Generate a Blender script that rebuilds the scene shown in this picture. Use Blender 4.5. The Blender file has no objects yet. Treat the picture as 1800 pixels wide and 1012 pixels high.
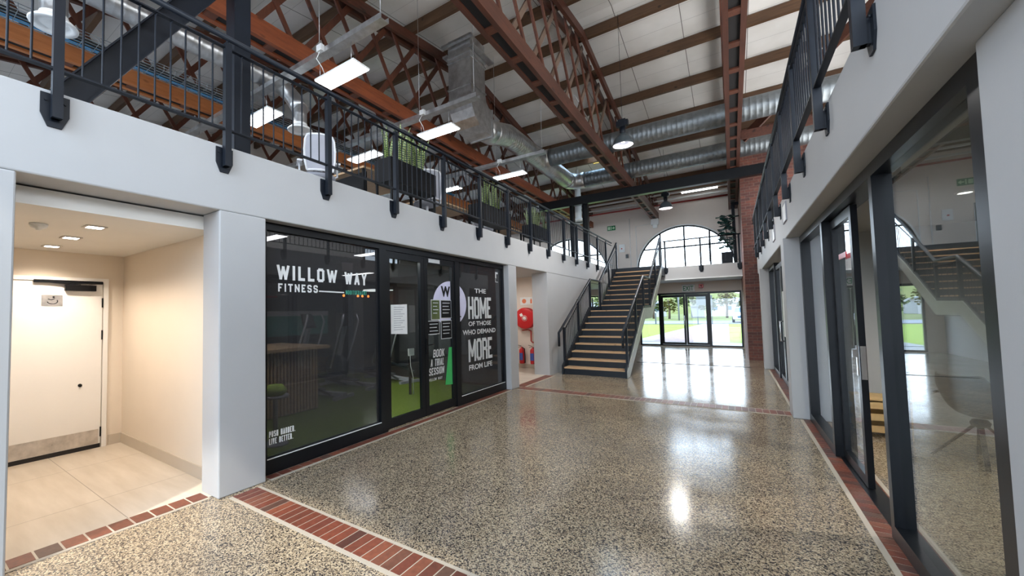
import bpy, math, random
from mathutils import Vector, Matrix
random.seed(7)
PI = math.pi
scene = bpy.context.scene
C = scene.collection

# ---------------------------------------------------------------- camera
cam_d = bpy.data.cameras.new('camera'); cam = bpy.data.objects.new('camera', cam_d); C.objects.link(cam)
yaw, pit, rol = math.radians(-35.07584832), math.radians(2.61468904), math.radians(-1.20466865)
FW = Vector((math.sin(yaw)*math.cos(pit), math.cos(yaw)*math.cos(pit), math.sin(pit)))
RT = Vector((math.cos(yaw), -math.sin(yaw), 0)); UP = RT.cross(FW)
R2 = RT*math.cos(rol) + UP*math.sin(rol); U2 = -RT*math.sin(rol) + UP*math.cos(rol)
cam.matrix_world = Matrix(((R2.x, U2.x, -FW.x, 0), (R2.y, U2.y, -FW.y, 0), (R2.z, U2.z, -FW.z, 1.6), (0, 0, 0, 1)))
cam_d.sensor_width = 36; cam_d.lens = 710.7996*36/1800
cam_d.shift_x = (900-786.34)/1800; cam_d.shift_y = (518.43-506)/1800
cam_d.clip_start = 0.02; cam_d.clip_end = 600
scene.camera = cam

# ---------------------------------------------------------------- world, sun, large lights, exposure
world = bpy.data.worlds.new('sky'); scene.world = world; world.use_nodes = True
wn = world.node_tree.nodes; wl = world.node_tree.links; wn.clear()
wo = wn.new('ShaderNodeOutputWorld'); wb = wn.new('ShaderNodeBackground')
tc = wn.new('ShaderNodeTexCoord'); sp = wn.new('ShaderNodeSeparateXYZ'); cr = wn.new('ShaderNodeValToRGB')
wl.new(tc.outputs['Generated'], sp.inputs[0]); wl.new(sp.outputs['Z'], cr.inputs[0])
cr.color_ramp.elements[0].position = 0.0; cr.color_ramp.elements[0].color = (0.80, 0.90, 1.0, 1)
cr.color_ramp.elements[1].position = 0.7; cr.color_ramp.elements[1].color = (0.50, 0.72, 1.0, 1)
wl.new(cr.outputs[0], wb.inputs[0]); wb.inputs[1].default_value = 6.5
wl.new(wb.outputs[0], wo.inputs[0])

def sun(rot, e, col=(1, 0.95, 0.86)):
    d = bpy.data.lights.new('sun', 'SUN'); d.energy = e; d.angle = math.radians(1.5); d.color = col
    o = bpy.data.objects.new('sun', d); C.objects.link(o); o.rotation_euler = rot
sun((math.radians(38), 0, math.radians(20)), 3.0)

def area(name, loc, target, sx, sy, power, col=(1, 1, 1)):
    d = bpy.data.lights.new(name, 'AREA'); d.shape = 'RECTANGLE'; d.size = sx; d.size_y = sy; d.energy = power; d.color = col
    o = bpy.data.objects.new(name, d); C.objects.link(o); o.location = loc
    o.rotation_euler = (Vector(target)-Vector(loc)).to_track_quat('-Z', 'Y').to_euler()
    return o
# area lamps added out of view; the side one stands in for gallery window daylight
area('front_fill', (-1.6, -1.7, 4.6), (-1.8, 9, 7.2), 9.0, 4.4, 150, (0.97, 0.97, 1.0))  # added fill lamp behind the viewer, inside the front wall
area('side_daylight', (6.9, 3.0, 4.9), (-1.5, 6, 9.5), 8.6, 2.1, 260, (1.0, 0.99, 0.97))
ul = area('roof_fill', (3.9, 8.0, 3.3), (3.9, 8.0, 8), 3.6, 12.0, 600, (1.0, 0.98, 0.95)); ul.rotation_euler = (PI, 0, 0)  # added lamp aimed up to brighten the roof, no fitting modelled
area('overhead_fill', (-1.6, 1.6, 7.0), (-1.7, 3.2, 0), 3.4, 1.0, 70, (0.96, 0.97, 1.0))  # added overhead fill, the roof is closed above it
scene.view_settings.view_transform = 'Standard'; scene.view_settings.look = 'None'
scene.view_settings.gamma = 1.0; scene.view_settings.use_curve_mapping = False
scene.view_settings.exposure = 0.22
scene.cycles.max_bounces = 10; scene.cycles.diffuse_bounces = 5; scene.cycles.glossy_bounces = 4
scene.cycles.transparent_max_bounces = 16; scene.cycles.use_denoising = True
scene.cycles.sample_clamp_indirect = 6.0; scene.cycles.caustics_reflective = False; scene.cycles.caustics_refractive = False

# ---------------------------------------------------------------- materials
class NT:
    def __init__(s, name):
        s.m = bpy.data.materials.new(name); s.m.use_nodes = True; s.n = s.m.node_tree.nodes; s.l = s.m.node_tree.links
        s.b = s.n['Principled BSDF']
    def new(s, t, **k):
        x = s.n.new(t)
        for a, v in k.items(): setattr(x, a, v)
        return x
    def coord(s, kind='Object', scale=(1, 1, 1)):
        t = s.new('ShaderNodeTexCoord'); mp = s.new('ShaderNodeMapping'); mp.inputs['Scale'].default_value = scale
        s.l.new(t.outputs[kind], mp.inputs[0]); return mp.outputs[0]
    def wcoord(s, scale=(1, 1, 1)):
        t = s.new('ShaderNodeNewGeometry'); mp = s.new('ShaderNodeMapping'); mp.inputs['Scale'].default_value = scale
        s.l.new(t.outputs['Position'], mp.inputs[0]); return mp.outputs[0]
    def ramp(s, fac, stops, interp='LINEAR'):
        r = s.new('ShaderNodeValToRGB'); r.color_ramp.interpolation = interp; e = r.color_ramp.elements
        while len(e) < len(stops): e.new(0.5)
        for q, (p, c) in zip(e, stops): q.position = p; q.color = (*c, 1)
        s.l.new(fac, r.inputs[0]); return r.outputs[0]
    def noise(s, vec, scale, detail=3, rough=0.5):
        x = s.new('ShaderNodeTexNoise'); x.inputs['Scale'].default_value = scale; x.inputs['Detail'].default_value = detail
        x.inputs['Roughness'].default_value = rough; s.l.new(vec, x.inputs['Vector']); return x.outputs['Fac']
    def mix(s, f, a, b, mode='MIX'):
        x = s.new('ShaderNodeMix'); x.data_type = 'RGBA'; x.blend_type = mode
        for i, v in ((0, f), (6, a), (7, b)):
            if hasattr(v, 'links'): s.l.new(v, x.inputs[i])
            else: x.inputs[i].default_value = v if i == 0 else (*v, 1)
        return x.outputs[2]
    def bump(s, h, strength=0.2, dist=0.01):
        x = s.new('ShaderNodeBump'); x.inputs['Strength'].default_value = strength; x.inputs['Distance'].default_value = dist
        s.l.new(h, x.inputs['Height']); s.l.new(x.outputs[0], s.b.inputs['Normal'])
    def base(s, v):
        if hasattr(v, 'links'): s.l.new(v, s.b.inputs['Base Color'])
        else: s.b.inputs['Base Color'].default_value = (*v, 1)

def plain(name, col, rough=0.5, metal=0.0, var=0.06, scale=6, emit=None, spec=0.5):
    t = NT(name); n = t.noise(t.coord(), scale)
    a = tuple(max(0, c*(1-var)) for c in col); b = tuple(min(1, c*(1+var)) for c in col)
    t.base(t.ramp(n, [(0.3, a), (0.7, b)])); t.b.inputs['Roughness'].default_value = rough; t.b.inputs['Metallic'].default_value = metal
    t.b.inputs['Specular IOR Level'].default_value = spec
    if emit: t.b.inputs['Emission Color'].default_value = (*emit[0], 1); t.b.inputs['Emission Strength'].default_value = emit[1]
    return t.m

def wood(name, c1, c2, rough=0.5, scale=1.0, axis=1):
    t = NT(name); sc = [9*scale]*3; sc[axis] = 0.9*scale
    v = t.coord('Object', tuple(sc)); n = t.noise(v, 2.2, 6, 0.65); n2 = t.noise(t.coord('Object', (1.3, 1.3, 1.3)), 1.0, 2)
    c = t.ramp(n, [(0.25, c1), (0.75, c2)]); dk = tuple(x*0.55 for x in c1)
    k = t.noise(t.coord('Object', (4, 1.6, 4)), 1.6, 1); c = t.mix(t.ramp(k, [(0.70, (0, 0, 0)), (0.76, (1, 1, 1))]), c, dk)
    c = t.mix(t.ramp(n2, [(0.35, (0, 0, 0)), (0.7, (0.45, 0.45, 0.45))]), c, dk)
    t.base(c); t.b.inputs['Roughness'].default_value = rough; t.bump(n, 0.15, 0.004)
    return t.m

def mat_plaster(name, col, rough=0.55):
    t = NT(name); n = t.noise(t.coord(), 1.6, 4); f = t.noise(t.coord(), 45, 2)
    t.base(t.ramp(n, [(0.3, tuple(c*0.95 for c in col)), (0.7, col)])); t.b.inputs['Roughness'].default_value = rough
    t.bump(f, 0.06, 0.004); return t.m

def mat_terrazzo():
    t = NT('polished aggregate concrete'); v = t.wcoord()
    vo = t.new('ShaderNodeTexVoronoi'); vo.inputs['Scale'].default_value = 125; t.l.new(v, vo.inputs['Vector'])
    s = t.new('ShaderNodeSeparateColor'); t.l.new(vo.outputs['Color'], s.inputs[0])
    chips = t.ramp(s.outputs[0], [(0.0, (0.028, 0.027, 0.032)), (0.19, (0.10, 0.082, 0.068)), (0.33, (0.28, 0.22, 0.15)), (0.58, (0.42, 0.34, 0.235)), (0.82, (0.55, 0.46, 0.33))], 'CONSTANT')
    g = t.noise(v, 0.9, 4, 0.6); cloud = t.ramp(g, [(0.3, (0.74, 0.73, 0.73)), (0.7, (1.12, 1.1, 1.06))])
    f = t.noise(v, 210, 2); fine = t.ramp(f, [(0.35, (0.72, 0.72, 0.72)), (0.65, (1.15, 1.15, 1.15))])
    c = t.mix(1.0, chips, cloud, 'MULTIPLY'); c = t.mix(0.8, c, fine, 'MULTIPLY')
    t.base(c)
    r = t.ramp(t.noise(v, 1.4, 5, 0.6), [(0.3, (0.10, 0.10, 0.10)), (0.75, (0.22, 0.22, 0.22))]); t.l.new(r, t.b.inputs['Roughness'])
    t.b.inputs['Specular IOR Level'].default_value = 0.75
    t.bump(t.noise(v, 2.2, 2), 0.05, 0.02); return t.m

def mat_island(name, stops, rough=0.5, mottled=30):
    t = NT(name); g = t.new('ShaderNodeNewGeometry'); c = t.ramp(g.outputs['Random Per Island'], stops)
    n = t.noise(t.wcoord(), mottled, 3); c = t.mix(1.0, c, t.ramp(n, [(0.3, (0.78, 0.78, 0.78)), (0.7, (1.15, 1.15, 1.15))]), 'MULTIPLY')
    t.base(c); t.b.inputs['Roughness'].default_value = rough; t.bump(n, 0.1, 0.003); return t.m

def mat_brickwall():
    t = NT('red facebrick'); v = t.new('ShaderNodeNewGeometry'); sx = t.new('ShaderNodeSeparateXYZ'); t.l.new(v.outputs['Position'], sx.inputs[0])
    ad = t.new('ShaderNodeMath', operation='ADD'); t.l.new(sx.outputs['X'], ad.inputs[0]); t.l.new(sx.outputs['Y'], ad.inputs[1])
    cb = t.new('ShaderNodeCombineXYZ'); t.l.new(ad.outputs[0], cb.inputs[0]); t.l.new(sx.outputs['Z'], cb.inputs[1])
    b = t.new('ShaderNodeTexBrick'); b.inputs['Scale'].default_value = 1; b.inputs['Brick Width'].default_value = 0.23
    b.inputs['Row Height'].default_value = 0.085; b.inputs['Mortar Size'].default_value = 0.006
    b.inputs['Color1'].default_value = (0.24, 0.085, 0.06, 1); b.inputs['Color2'].default_value = (0.13, 0.055, 0.05, 1); b.inputs['Mortar'].default_value = (0.22, 0.15, 0.12, 1)
    t.l.new(cb.outputs[0], b.inputs['Vector'])
    n = t.noise(t.wcoord(), 14, 4); t.base(t.mix(0.7, b.outputs['Color'], t.ramp(n, [(0.3, (0.7, 0.7, 0.75)), (0.7, (1.2, 1.15, 1.1))]), 'MULTIPLY'))
    t.b.inputs['Roughness'].default_value = 0.7; t.bump(b.outputs['Fac'], -0.4, 0.006); return t.m

def mat_roof():
    t = NT('white foil insulation board'); v = t.wcoord()
    w = t.new('ShaderNodeSeparateXYZ'); t.l.new(v, w.inputs[0])
    def line(out, pitch, wd, off=0.0):
        a = t.new('ShaderNodeMath', operation='ADD'); a.inputs[1].default_value = 100+off; t.l.new(out, a.inputs[0])
        m = t.new('ShaderNodeMath', operation='MODULO'); m.inputs[1].default_value = pitch; t.l.new(a.outputs[0], m.inputs[0])
        l = t.new('ShaderNodeMath', operation='LESS_THAN'); l.inputs[1].default_value = wd; t.l.new(m.outputs[0], l.inputs[0]); return l.outputs[0]
    c = t.ramp(t.noise(v, 1.3, 3), [(0.3, (0.76, 0.755, 0.73)), (0.7, (0.88, 0.875, 0.86))])
    c = t.mix(line(w.outputs['X'], 1.2, 0.014, 0.25), c, (0.16, 0.15, 0.14)); c = t.mix(line(w.outputs['Y'], 0.477, 0.006), c, (0.42, 0.42, 0.42))
    t.base(c); t.b.inputs['Roughness'].default_value = 0.42; t.b.inputs['Specular IOR Level'].default_value = 0.6
    t.bump(t.noise(v, 6, 3), 0.12, 0.02); return t.m

def mat_tiles():
    t = NT('large beige porcelain tiles'); v = t.wcoord(); w = t.new('ShaderNodeSeparateXYZ'); t.l.new(v, w.inputs[0])
    def line(out, off):
        a = t.new('ShaderNodeMath', operation='ADD'); a.inputs[1].default_value = 12+off; t.l.new(out, a.inputs[0])
        m = t.new('ShaderNodeMath', operation='MODULO'); m.inputs[1].default_value = 1.2; t.l.new(a.outputs[0], m.inputs[0])
        l = t.new('ShaderNodeMath', operation='LESS_THAN'); l.inputs[1].default_value = 0.006; t.l.new(m.outputs[0], l.inputs[0]); return l.outputs[0]
    n = t.noise(t.wcoord((0.8, 5, 1)), 1.6, 4, 0.55)
    c = t.ramp(n, [(0.3, (0.50, 0.44, 0.36)), (0.7, (0.62, 0.56, 0.48))])
    c = t.mix(line(w.outputs['X'], -0.10+0.0), c, (0.25, 0.21, 0.17)); c = t.mix(line(w.outputs['Y'], -1.23), c, (0.25, 0.21, 0.17))
    t.base(c); t.b.inputs['Roughness'].default_value = 0.33; return t.m

def mat_galv(name, col=(0.55, 0.56, 0.57), rough=0.36):
    t = NT(name); n = t.noise(t.coord(), 9, 4, 0.6); t.base(t.ramp(n, [(0.3, tuple(c*0.8 for c in col)), (0.7, tuple(min(1, c*1.2) for c in col))]))
    t.b.inputs['Metallic'].default_value = 0.92; t.l.new(t.ramp(n, [(0.2, (rough*0.7,)*3), (0.8, (rough*1.3,)*3)]), t.b.inputs['Roughness']); t.bump(n, 0.08, 0.01); return t.m

def mat_glass(name, tint=(0.97, 0.98, 0.98), ior=1.5, boost=1.0, milk=None):
    t = NT(name); t.n.remove(t.b); out = t.n['Material Output']
    tr = t.new('ShaderNodeBsdfTransparent'); tr.inputs[0].default_value = (*tint, 1)
    gl = t.new('ShaderNodeBsdfGlossy'); gl.inputs['Roughness'].default_value = 0.0; gl.inputs['Color'].default_value = (0.95, 0.97, 1, 1)
    fr = t.new('ShaderNodeLayerWeight'); fr.inputs['Blend'].default_value = 0.5; f0 = ((ior-1)/(ior+1))**2
    pw = t.new('ShaderNodeMath', operation='POWER'); pw.inputs[1].default_value = 4.5; t.l.new(fr.outputs['Facing'], pw.inputs[0])
    ma = t.new('ShaderNodeMath', operation='MULTIPLY_ADD'); ma.inputs[1].default_value = 1-f0; ma.inputs[2].default_value = f0; t.l.new(pw.outputs[0], ma.inputs[0])
    mu = t.new('ShaderNodeMath', operation='MULTIPLY', use_clamp=True); mu.inputs[1].default_value = boost; t.l.new(ma.outputs[0], mu.inputs[0])
    nz = t.noise(t.coord(), 0.8, 2); bp = t.new('ShaderNodeBump'); bp.inputs['Strength'].default_value = 0.02; bp.inputs['Distance'].default_value = 0.01
    t.l.new(nz, bp.inputs['Height']); t.l.new(bp.outputs[0], gl.inputs['Normal'])
    mx = t.new('ShaderNodeMixShader'); t.l.new(mu.outputs[0], mx.inputs[0])
    if milk:
        df = t.new('ShaderNodeBsdfDiffuse'); df.inputs[0].default_value = (*milk[0], 1)
        m2 = t.new('ShaderNodeMixShader'); m2.inputs[0].default_value = milk[1]; t.l.new(tr.outputs[0], m2.inputs[1]); t.l.new(df.outputs[0], m2.inputs[2])
        t.l.new(m2.outputs[0], mx.inputs[1])
    else: t.l.new(tr.outputs[0], mx.inputs[1])
    t.l.new(gl.outputs[0], mx.inputs[2]); t.l.new(mx.outputs[0], out.inputs[0]); return t.m

def mat_grass(name, c1, c2, scale=3):
    t = NT(name); n = t.noise(t.wcoord(), scale, 6, 0.7); t.base(t.ramp(n, [(0.3, c1), (0.7, c2)])); t.b.inputs['Roughness'].default_value = 0.9
    t.b.inputs['Specular IOR Level'].default_value = 0.1; t.bump(t.noise(t.wcoord(), 60, 3), 0.5, 0.02); return t.m

def mat_snake():
    t = NT('snake plant leaf'); w = t.new('ShaderNodeTexWave'); w.bands_direction = 'Z'; w.inputs['Scale'].default_value = 9; w.inputs['Distortion'].default_value = 6
    w.inputs['Detail'].default_value = 3; t.l.new(t.coord(), w.inputs['Vector']); t.base(t.ramp(w.outputs['Fac'], [(0.2, (0.04, 0.10, 0.035)), (0.75, (0.22, 0.30, 0.10)), (1, (0.45, 0.45, 0.18))]))
    t.b.inputs['Roughness'].default_value = 0.4; return t.m

M = {}
M['terrazzo'] = mat_terrazzo(); M['tiles'] = mat_tiles(); M['roof'] = mat_roof(); M['brickwall'] = mat_brickwall()
M['plaster'] = mat_plaster('pale grey plaster', (0.45, 0.455, 0.46)); M['cream'] = mat_plaster('warm white plaster', (0.76, 0.68, 0.61))
M['soffit'] = mat_plaster('grey plaster soffit', (0.60, 0.60, 0.58)); M['white'] = mat_plaster('white paint', (0.82, 0.81, 0.79), 0.4)
M['darkwall'] = mat_plaster('charcoal paint', (0.035, 0.036, 0.04)); M['darkceil'] = mat_plaster('black ceiling paint', (0.03, 0.03, 0.032))
M['alcove'] = mat_plaster('beige alcove paint', (0.74, 0.66, 0.56)); M['alc_ceil'] = mat_plaster('ceiling board paint', (0.80, 0.78, 0.74))
M['brick'] = mat_island('clay floor bricks', [(0.0, (0.075, 0.028, 0.020)), (0.3, (0.19, 0.050, 0.026)), (0.6, (0.13, 0.037, 0.024)), (0.8, (0.09, 0.048, 0.034)), (1.0, (0.24, 0.068, 0.034))], 0.40)
M['mortar'] = mat_plaster('cement mortar', (0.42, 0.37, 0.30), 0.7); M['skirt'] = mat_plaster('beige tile skirting', (0.52, 0.46, 0.38), 0.4)
M['beam'] = wood('red-brown timber', (0.060, 0.019, 0.011), (0.135, 0.044, 0.024)); M['beam_o'] = wood('orange varnished timber', (0.42, 0.13, 0.035), (0.66, 0.24, 0.075))
M['web'] = wood('red-brown lattice timber', (0.085, 0.025, 0.014), (0.175, 0.056, 0.027), axis=2); M['beam_m'] = wood('reddish varnished timber', (0.18, 0.042, 0.015), (0.36, 0.095, 0.03)); M['web_g'] = wood('grey-brown lattice timber', (0.13, 0.085, 0.062), (0.25, 0.175, 0.13), axis=2)  # web_g is a plain greyer brown for one set of members
M['purlin'] = wood('dark brown timber', (0.075, 0.038, 0.020), (0.17, 0.088, 0.042), axis=0)
M['oak'] = wood('light oak', (0.50, 0.31, 0.16), (0.68, 0.46, 0.27), 0.45, axis=0); M['pallet'] = wood('raw pine', (0.55, 0.36, 0.15), (0.72, 0.52, 0.26), 0.7, axis=0)
M['steel'] = plain('blue-black painted steel', (0.007, 0.010, 0.016), 0.42, 0.0, 0.15, spec=0.25); M['frame'] = plain('black aluminium frame', (0.006, 0.007, 0.009), 0.30, 0.0, 0.1, spec=0.25)
M['charcoal'] = plain('charcoal stair steel', (0.014, 0.020, 0.028), 0.42, 0, 0.12, spec=0.3); M['palesteel'] = plain('pale painted steel', (0.52, 0.56, 0.52), 0.4)
M['galv'] = mat_galv('galvanised sheet'); M['duct'] = mat_galv('spiral duct steel', (0.26, 0.29, 0.31), 0.46); M['brushed'] = mat_galv('brushed stainless', (0.62, 0.58, 0.54), 0.34)
M['chrome'] = plain('chrome', (0.75, 0.76, 0.78), 0.18, 1.0, 0.03)
M['glass'] = mat_glass('clear glass'); M['glass_tint'] = mat_glass('dark film glass', (0.46, 0.47, 0.49), 1.5, 0.9, ((0.075, 0.075, 0.08), 0.35))
M['glass_door'] = mat_glass('clear door glass', (0.80, 0.84, 0.84), 1.5, 1.1); M['glass_right'] = mat_glass('shopfront glass', (0.88, 0.91, 0.89), 1.55, 1.2)
M['letter'] = plain('white vinyl', (0.80, 0.82, 0.82), 0.5, emit=None); M['letter_soft'] = plain('grey vinyl', (0.58, 0.60, 0.61), 0.5)
M['letter_green'] = plain('green vinyl', (0.06, 0.42, 0.30), 0.5); M['lilac'] = plain('pale lilac vinyl', (0.62, 0.62, 0.80), 0.5); M['black'] = plain('black plastic', (0.006, 0.006, 0.007), 0.5, spec=0.2)
M['red'] = plain('fire red paint', (0.55, 0.015, 0.02), 0.28, 0, 0.08); M['redpipe'] = plain('red oxide pipe', (0.36, 0.04, 0.03), 0.4); M['blue_lbl'] = plain('blue label', (0.05, 0.10, 0.40), 0.5)
M['turf'] = mat_grass('gym turf', (0.10, 0.15, 0.015), (0.16, 0.22, 0.03), 20); M['lawn'] = mat_grass('lawn', (0.15, 0.20, 0.03), (0.19, 0.24, 0.04), 2); M['field'] = mat_grass('dry field', (0.10, 0.12, 0.035), (0.15, 0.15, 0.06), 0.3)
M['path'] = mat_island('pink paving bricks', [(0, (0.155, 0.095, 0.085)), (1, (0.20, 0.12, 0.11))], 0.8, 3); M['kerb'] = mat_plaster('pale kerb concrete', (0.22, 0.205, 0.19), 0.8); M['road'] = mat_plaster('asphalt', (0.14, 0.145, 0.16), 0.9)
M['leaf'] = mat_grass('tree leaves', (0.04, 0.07, 0.025), (0.15, 0.18, 0.08), 1.5); M['leaf_y'] = mat_grass('yellowing leaves', (0.08, 0.09, 0.02), (0.16, 0.14, 0.05), 1.5); M['bark'] = plain('bark', (0.10, 0.07, 0.05), 0.9)
M['snake'] = mat_snake(); M['fig'] = plain('dark green leaf', (0.01, 0.075, 0.065), 0.4, 0, 0.3); M['bluepipe'] = plain('blue plastic pipe', (0.02, 0.28, 0.62), 0.45)
M['panel'] = plain('lit panel diffuser', (1, 1, 1), 0.5, emit=((0.97, 0.98, 1.0), 9.0)); M['tube_on'] = plain('lit tube', (1, 1, 1), 0.5, emit=((0.95, 0.98, 1.0), 9.0))
M['downlight'] = plain('lit downlight', (1, 1, 1), 0.5, emit=((1.0, 0.93, 0.86), 14.0)); M['gympanel'] = plain('gym panel diffuser', (1, 1, 1), 0.5, emit=((1.0, 0.97, 0.92), 16.0)); M['orange_lamp'] = plain('orange bulb', (1, 0.4, 0.1), 0.5, emit=((1.0, 0.25, 0.04), 14.0))
M['reflector'] = plain('white enamel reflector', (0.80, 0.83, 0.92), 0.3, emit=None); M['lampshade'] = plain('grey enamel shade', (0.05, 0.065, 0.075), 0.3)
M['chairwhite'] = plain('white plastic', (0.72, 0.73, 0.76), 0.4); M['mesh_grey'] = plain('grey mesh', (0.38, 0.39, 0.44), 0.8); M['greyfab'] = plain('grey felt shell', (0.09, 0.095, 0.10), 0.8, 0, 0.1, 30)
M['green_sign'] = plain('green sign', (0.02, 0.20, 0.08), 0.5); M['green_light'] = plain('pale green', (0.55, 0.80, 0.55), 0.5); M['signwhite'] = plain('white sign', (0.80, 0.82, 0.82), 0.45); M['orange_sym'] = plain('orange symbol', (0.80, 0.22, 0.10), 0.5)
M['turq'] = plain('turquoise panel', (0.08, 0.40, 0.38), 0.5); M['lime'] = plain('lime fabric', (0.38, 0.55, 0.05), 0.6); M['greenposter'] = plain('green poster', (0.05, 0.45, 0.12), 0.5)
M['carwhite'] = plain('white car paint', (0.50, 0.52, 0.55), 0.2); M['carglass'] = plain('dark car glass', (0.05, 0.09, 0.14), 0.1); M['house'] = mat_plaster('white house paint', (0.30, 0.30, 0.31)); M['tin'] = plain('grey roof', (0.16, 0.17, 0.19), 0.5)
M['rubber'] = plain('rubber', (0.015, 0.015, 0.015), 0.7); M['sky_sheet'] = mat_glass('translucent roof sheet', (0.85, 0.88, 0.85), 1.4, 1.0, ((0.9, 0.92, 0.88), 0.25)); M['yellow'] = plain('yellow fibre edge', (0.62, 0.42, 0.10), 0.7)
M['bulb'] = plain('glowing lamp bulb', (1, 1, 1), 0.5, emit=((1.0, 0.97, 0.93), 3.0)); M['blackgap'] = plain('matt black strip and gap shade', (0.012, 0.011, 0.012), 0.8)  # blackgap: dark floor strip, also shade put into the gaps as colour

# ---------------------------------------------------------------- mesh helpers
class MB:
    def __init__(s): s.v = []; s.f = []; s.sm = []
    def add(s, vs, fs, smooth=False):
        k = len(s.v); s.v += [Vector(v) for v in vs]; s.f += [tuple(i+k for i in f) for f in fs]; s.sm += [smooth]*len(fs); return s
    def box(s, x0, x1, y0, y1, z0, z1):
        if x0 > x1: x0, x1 = x1, x0
        if y0 > y1: y0, y1 = y1, y0
        if z0 > z1: z0, z1 = z1, z0
        return s.add([(x0, y0, z0), (x1, y0, z0), (x1, y1, z0), (x0, y1, z0), (x0, y0, z1), (x1, y0, z1), (x1, y1, z1), (x0, y1, z1)],
                     [(0, 3, 2, 1), (4, 5, 6, 7), (0, 1, 5, 4), (1, 2, 6, 5), (2, 3, 7, 6), (3, 0, 4, 7)])
    def bar(s, p, q, w, h, up=(0, 0, 1)):
        p, q = Vector(p), Vector(q); d = (q-p).normalized(); u = Vector(up); r = d.cross(u)
        if r.length < 1e-4: r = d.cross(Vector((1, 0, 0)))
        r.normalize(); u = r.cross(d); r *= w/2; u *= h/2
        return s.add([p-r-u, p+r-u, p+r+u, p-r+u, q-r-u, q+r-u, q+r+u, q-r+u], [(0, 3, 2, 1), (4, 5, 6, 7), (0, 1, 5, 4), (1, 2, 6, 5), (2, 3, 7, 6), (3, 0, 4, 7)])
    def tube(s, pts, r, n=8, caps=True):
        pts = [Vector(p) for p in pts]; rs = r if isinstance(r, (list, tuple)) else [r]*len(pts)
        d0 = (pts[1]-pts[0]).normalized(); a = d0.cross(Vector((0, 0, 1)))
        if a.length < 1e-3: a = d0.cross(Vector((0, 1, 0)))
        a.normalize(); vs = []
        for i, p in enumerate(pts):
            d = (pts[min(i+1, len(pts)-1)]-pts[max(i-1, 0)]).normalized(); a = (a-d*a.dot(d)).normalized(); b = d.cross(a)
            vs += [p+(a*math.cos(2*PI*k/n)+b*math.sin(2*PI*k/n))*rs[i] for k in range(n)]
        fs = [(i*n+k, i*n+(k+1) % n, (i+1)*n+(k+1) % n, (i+1)*n+k) for i in range(len(pts)-1) for k in range(n)]
        s.add(vs, fs, True)
        if caps:
            m = len(pts)-1; k0 = len(s.v)-len(vs)
            s.f += [tuple(k0+k for k in reversed(range(n))), tuple(k0+m*n+k for k in range(n))]; s.sm += [False, False]
        return s
    def lathe(s, prof, c=(0, 0, 0), n=20, ax='z', smooth=True):
        c = Vector(c); vs = []
        for r, z in prof:
            for k in range(n):
                a = 2*PI*k/n; x, y = r*math.cos(a), r*math.sin(a)
                vs.append(c+(Vector((x, y, z)) if ax == 'z' else Vector((x, z, y)) if ax == 'y' else Vector((z, x, y))))
        fs = [(i*n+k, i*n+(k+1) % n, (i+1)*n+(k+1) % n, (i+1)*n+k) for i in range(len(prof)-1) for k in range(n)]
        return s.add(vs, fs, smooth)
    def prism(s, pts, off):
        off = Vector(off); n = len(pts); a = [Vector(p) for p in pts]
        return s.add(a+[p+off for p in a], [tuple(reversed(range(n))), tuple(range(n, 2*n))]+[(i, (i+1) % n, n+(i+1) % n, n+i) for i in range(n)])
    def moved(s, mat):
        o = MB(); o.v = [mat @ v for v in s.v]; o.f = list(s.f); o.sm = list(s.sm); return o

WL = {}
def obj(name, mb, mat, parent=None, origin=None, bevel=0):
    me = bpy.data.meshes.new(name)
    if parent is not None: off = WL[parent.name]
    elif origin is not None: off = Vector(origin)
    else: off = Vector((0, 0, 0))
    me.from_pydata([v-off for v in mb.v], [], mb.f); me.polygons.foreach_set('use_smooth', mb.sm); me.materials.append(M[mat]); me.update()
    bmr = None
    o = bpy.data.objects.new(name, me); C.objects.link(o)
    if parent is not None: o.parent = parent
    elif origin is not None: o.location = origin
    WL[o.name] = off.copy()
    if bevel: b = o.modifiers.new('bevel', 'BEVEL'); b.width = bevel; b.segments = 2; b.limit_method = 'ANGLE'
    return o
def tag(o, label, cat, group=None):
    o['label'] = label; o['category'] = cat
    if group: o['group'] = group
    return o
def thing(name, label, cat, loc=(0, 0, 0), group=None):
    o = bpy.data.objects.new(name, None); C.objects.link(o); o.location = loc; o.empty_display_size = 0.1; WL[o.name] = Vector(loc); return tag(o, label, cat, group)
def struct(name, mb, mat, origin=None, bevel=0):
    o = obj(name, mb, mat, None, origin, bevel); o['kind'] = 'structure'; return o
def sroot(name, loc=(0, 0, 0)):
    o = bpy.data.objects.new(name, None); C.objects.link(o); o.location = loc; o['kind'] = 'structure'; WL[o.name] = Vector(loc); return o
def B(*a): return MB().box(*a)
def copy_tree(o, loc=None, label=None, rotz=None, parent=None):
    c = o.copy(); C.objects.link(c); c.parent = parent
    if loc is not None: c.location = loc
    if rotz is not None: c.rotation_euler = (0, 0, rotz)
    if label: c['label'] = label
    for ch in list(o.children): copy_tree(ch, parent=c)
    return c

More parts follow.
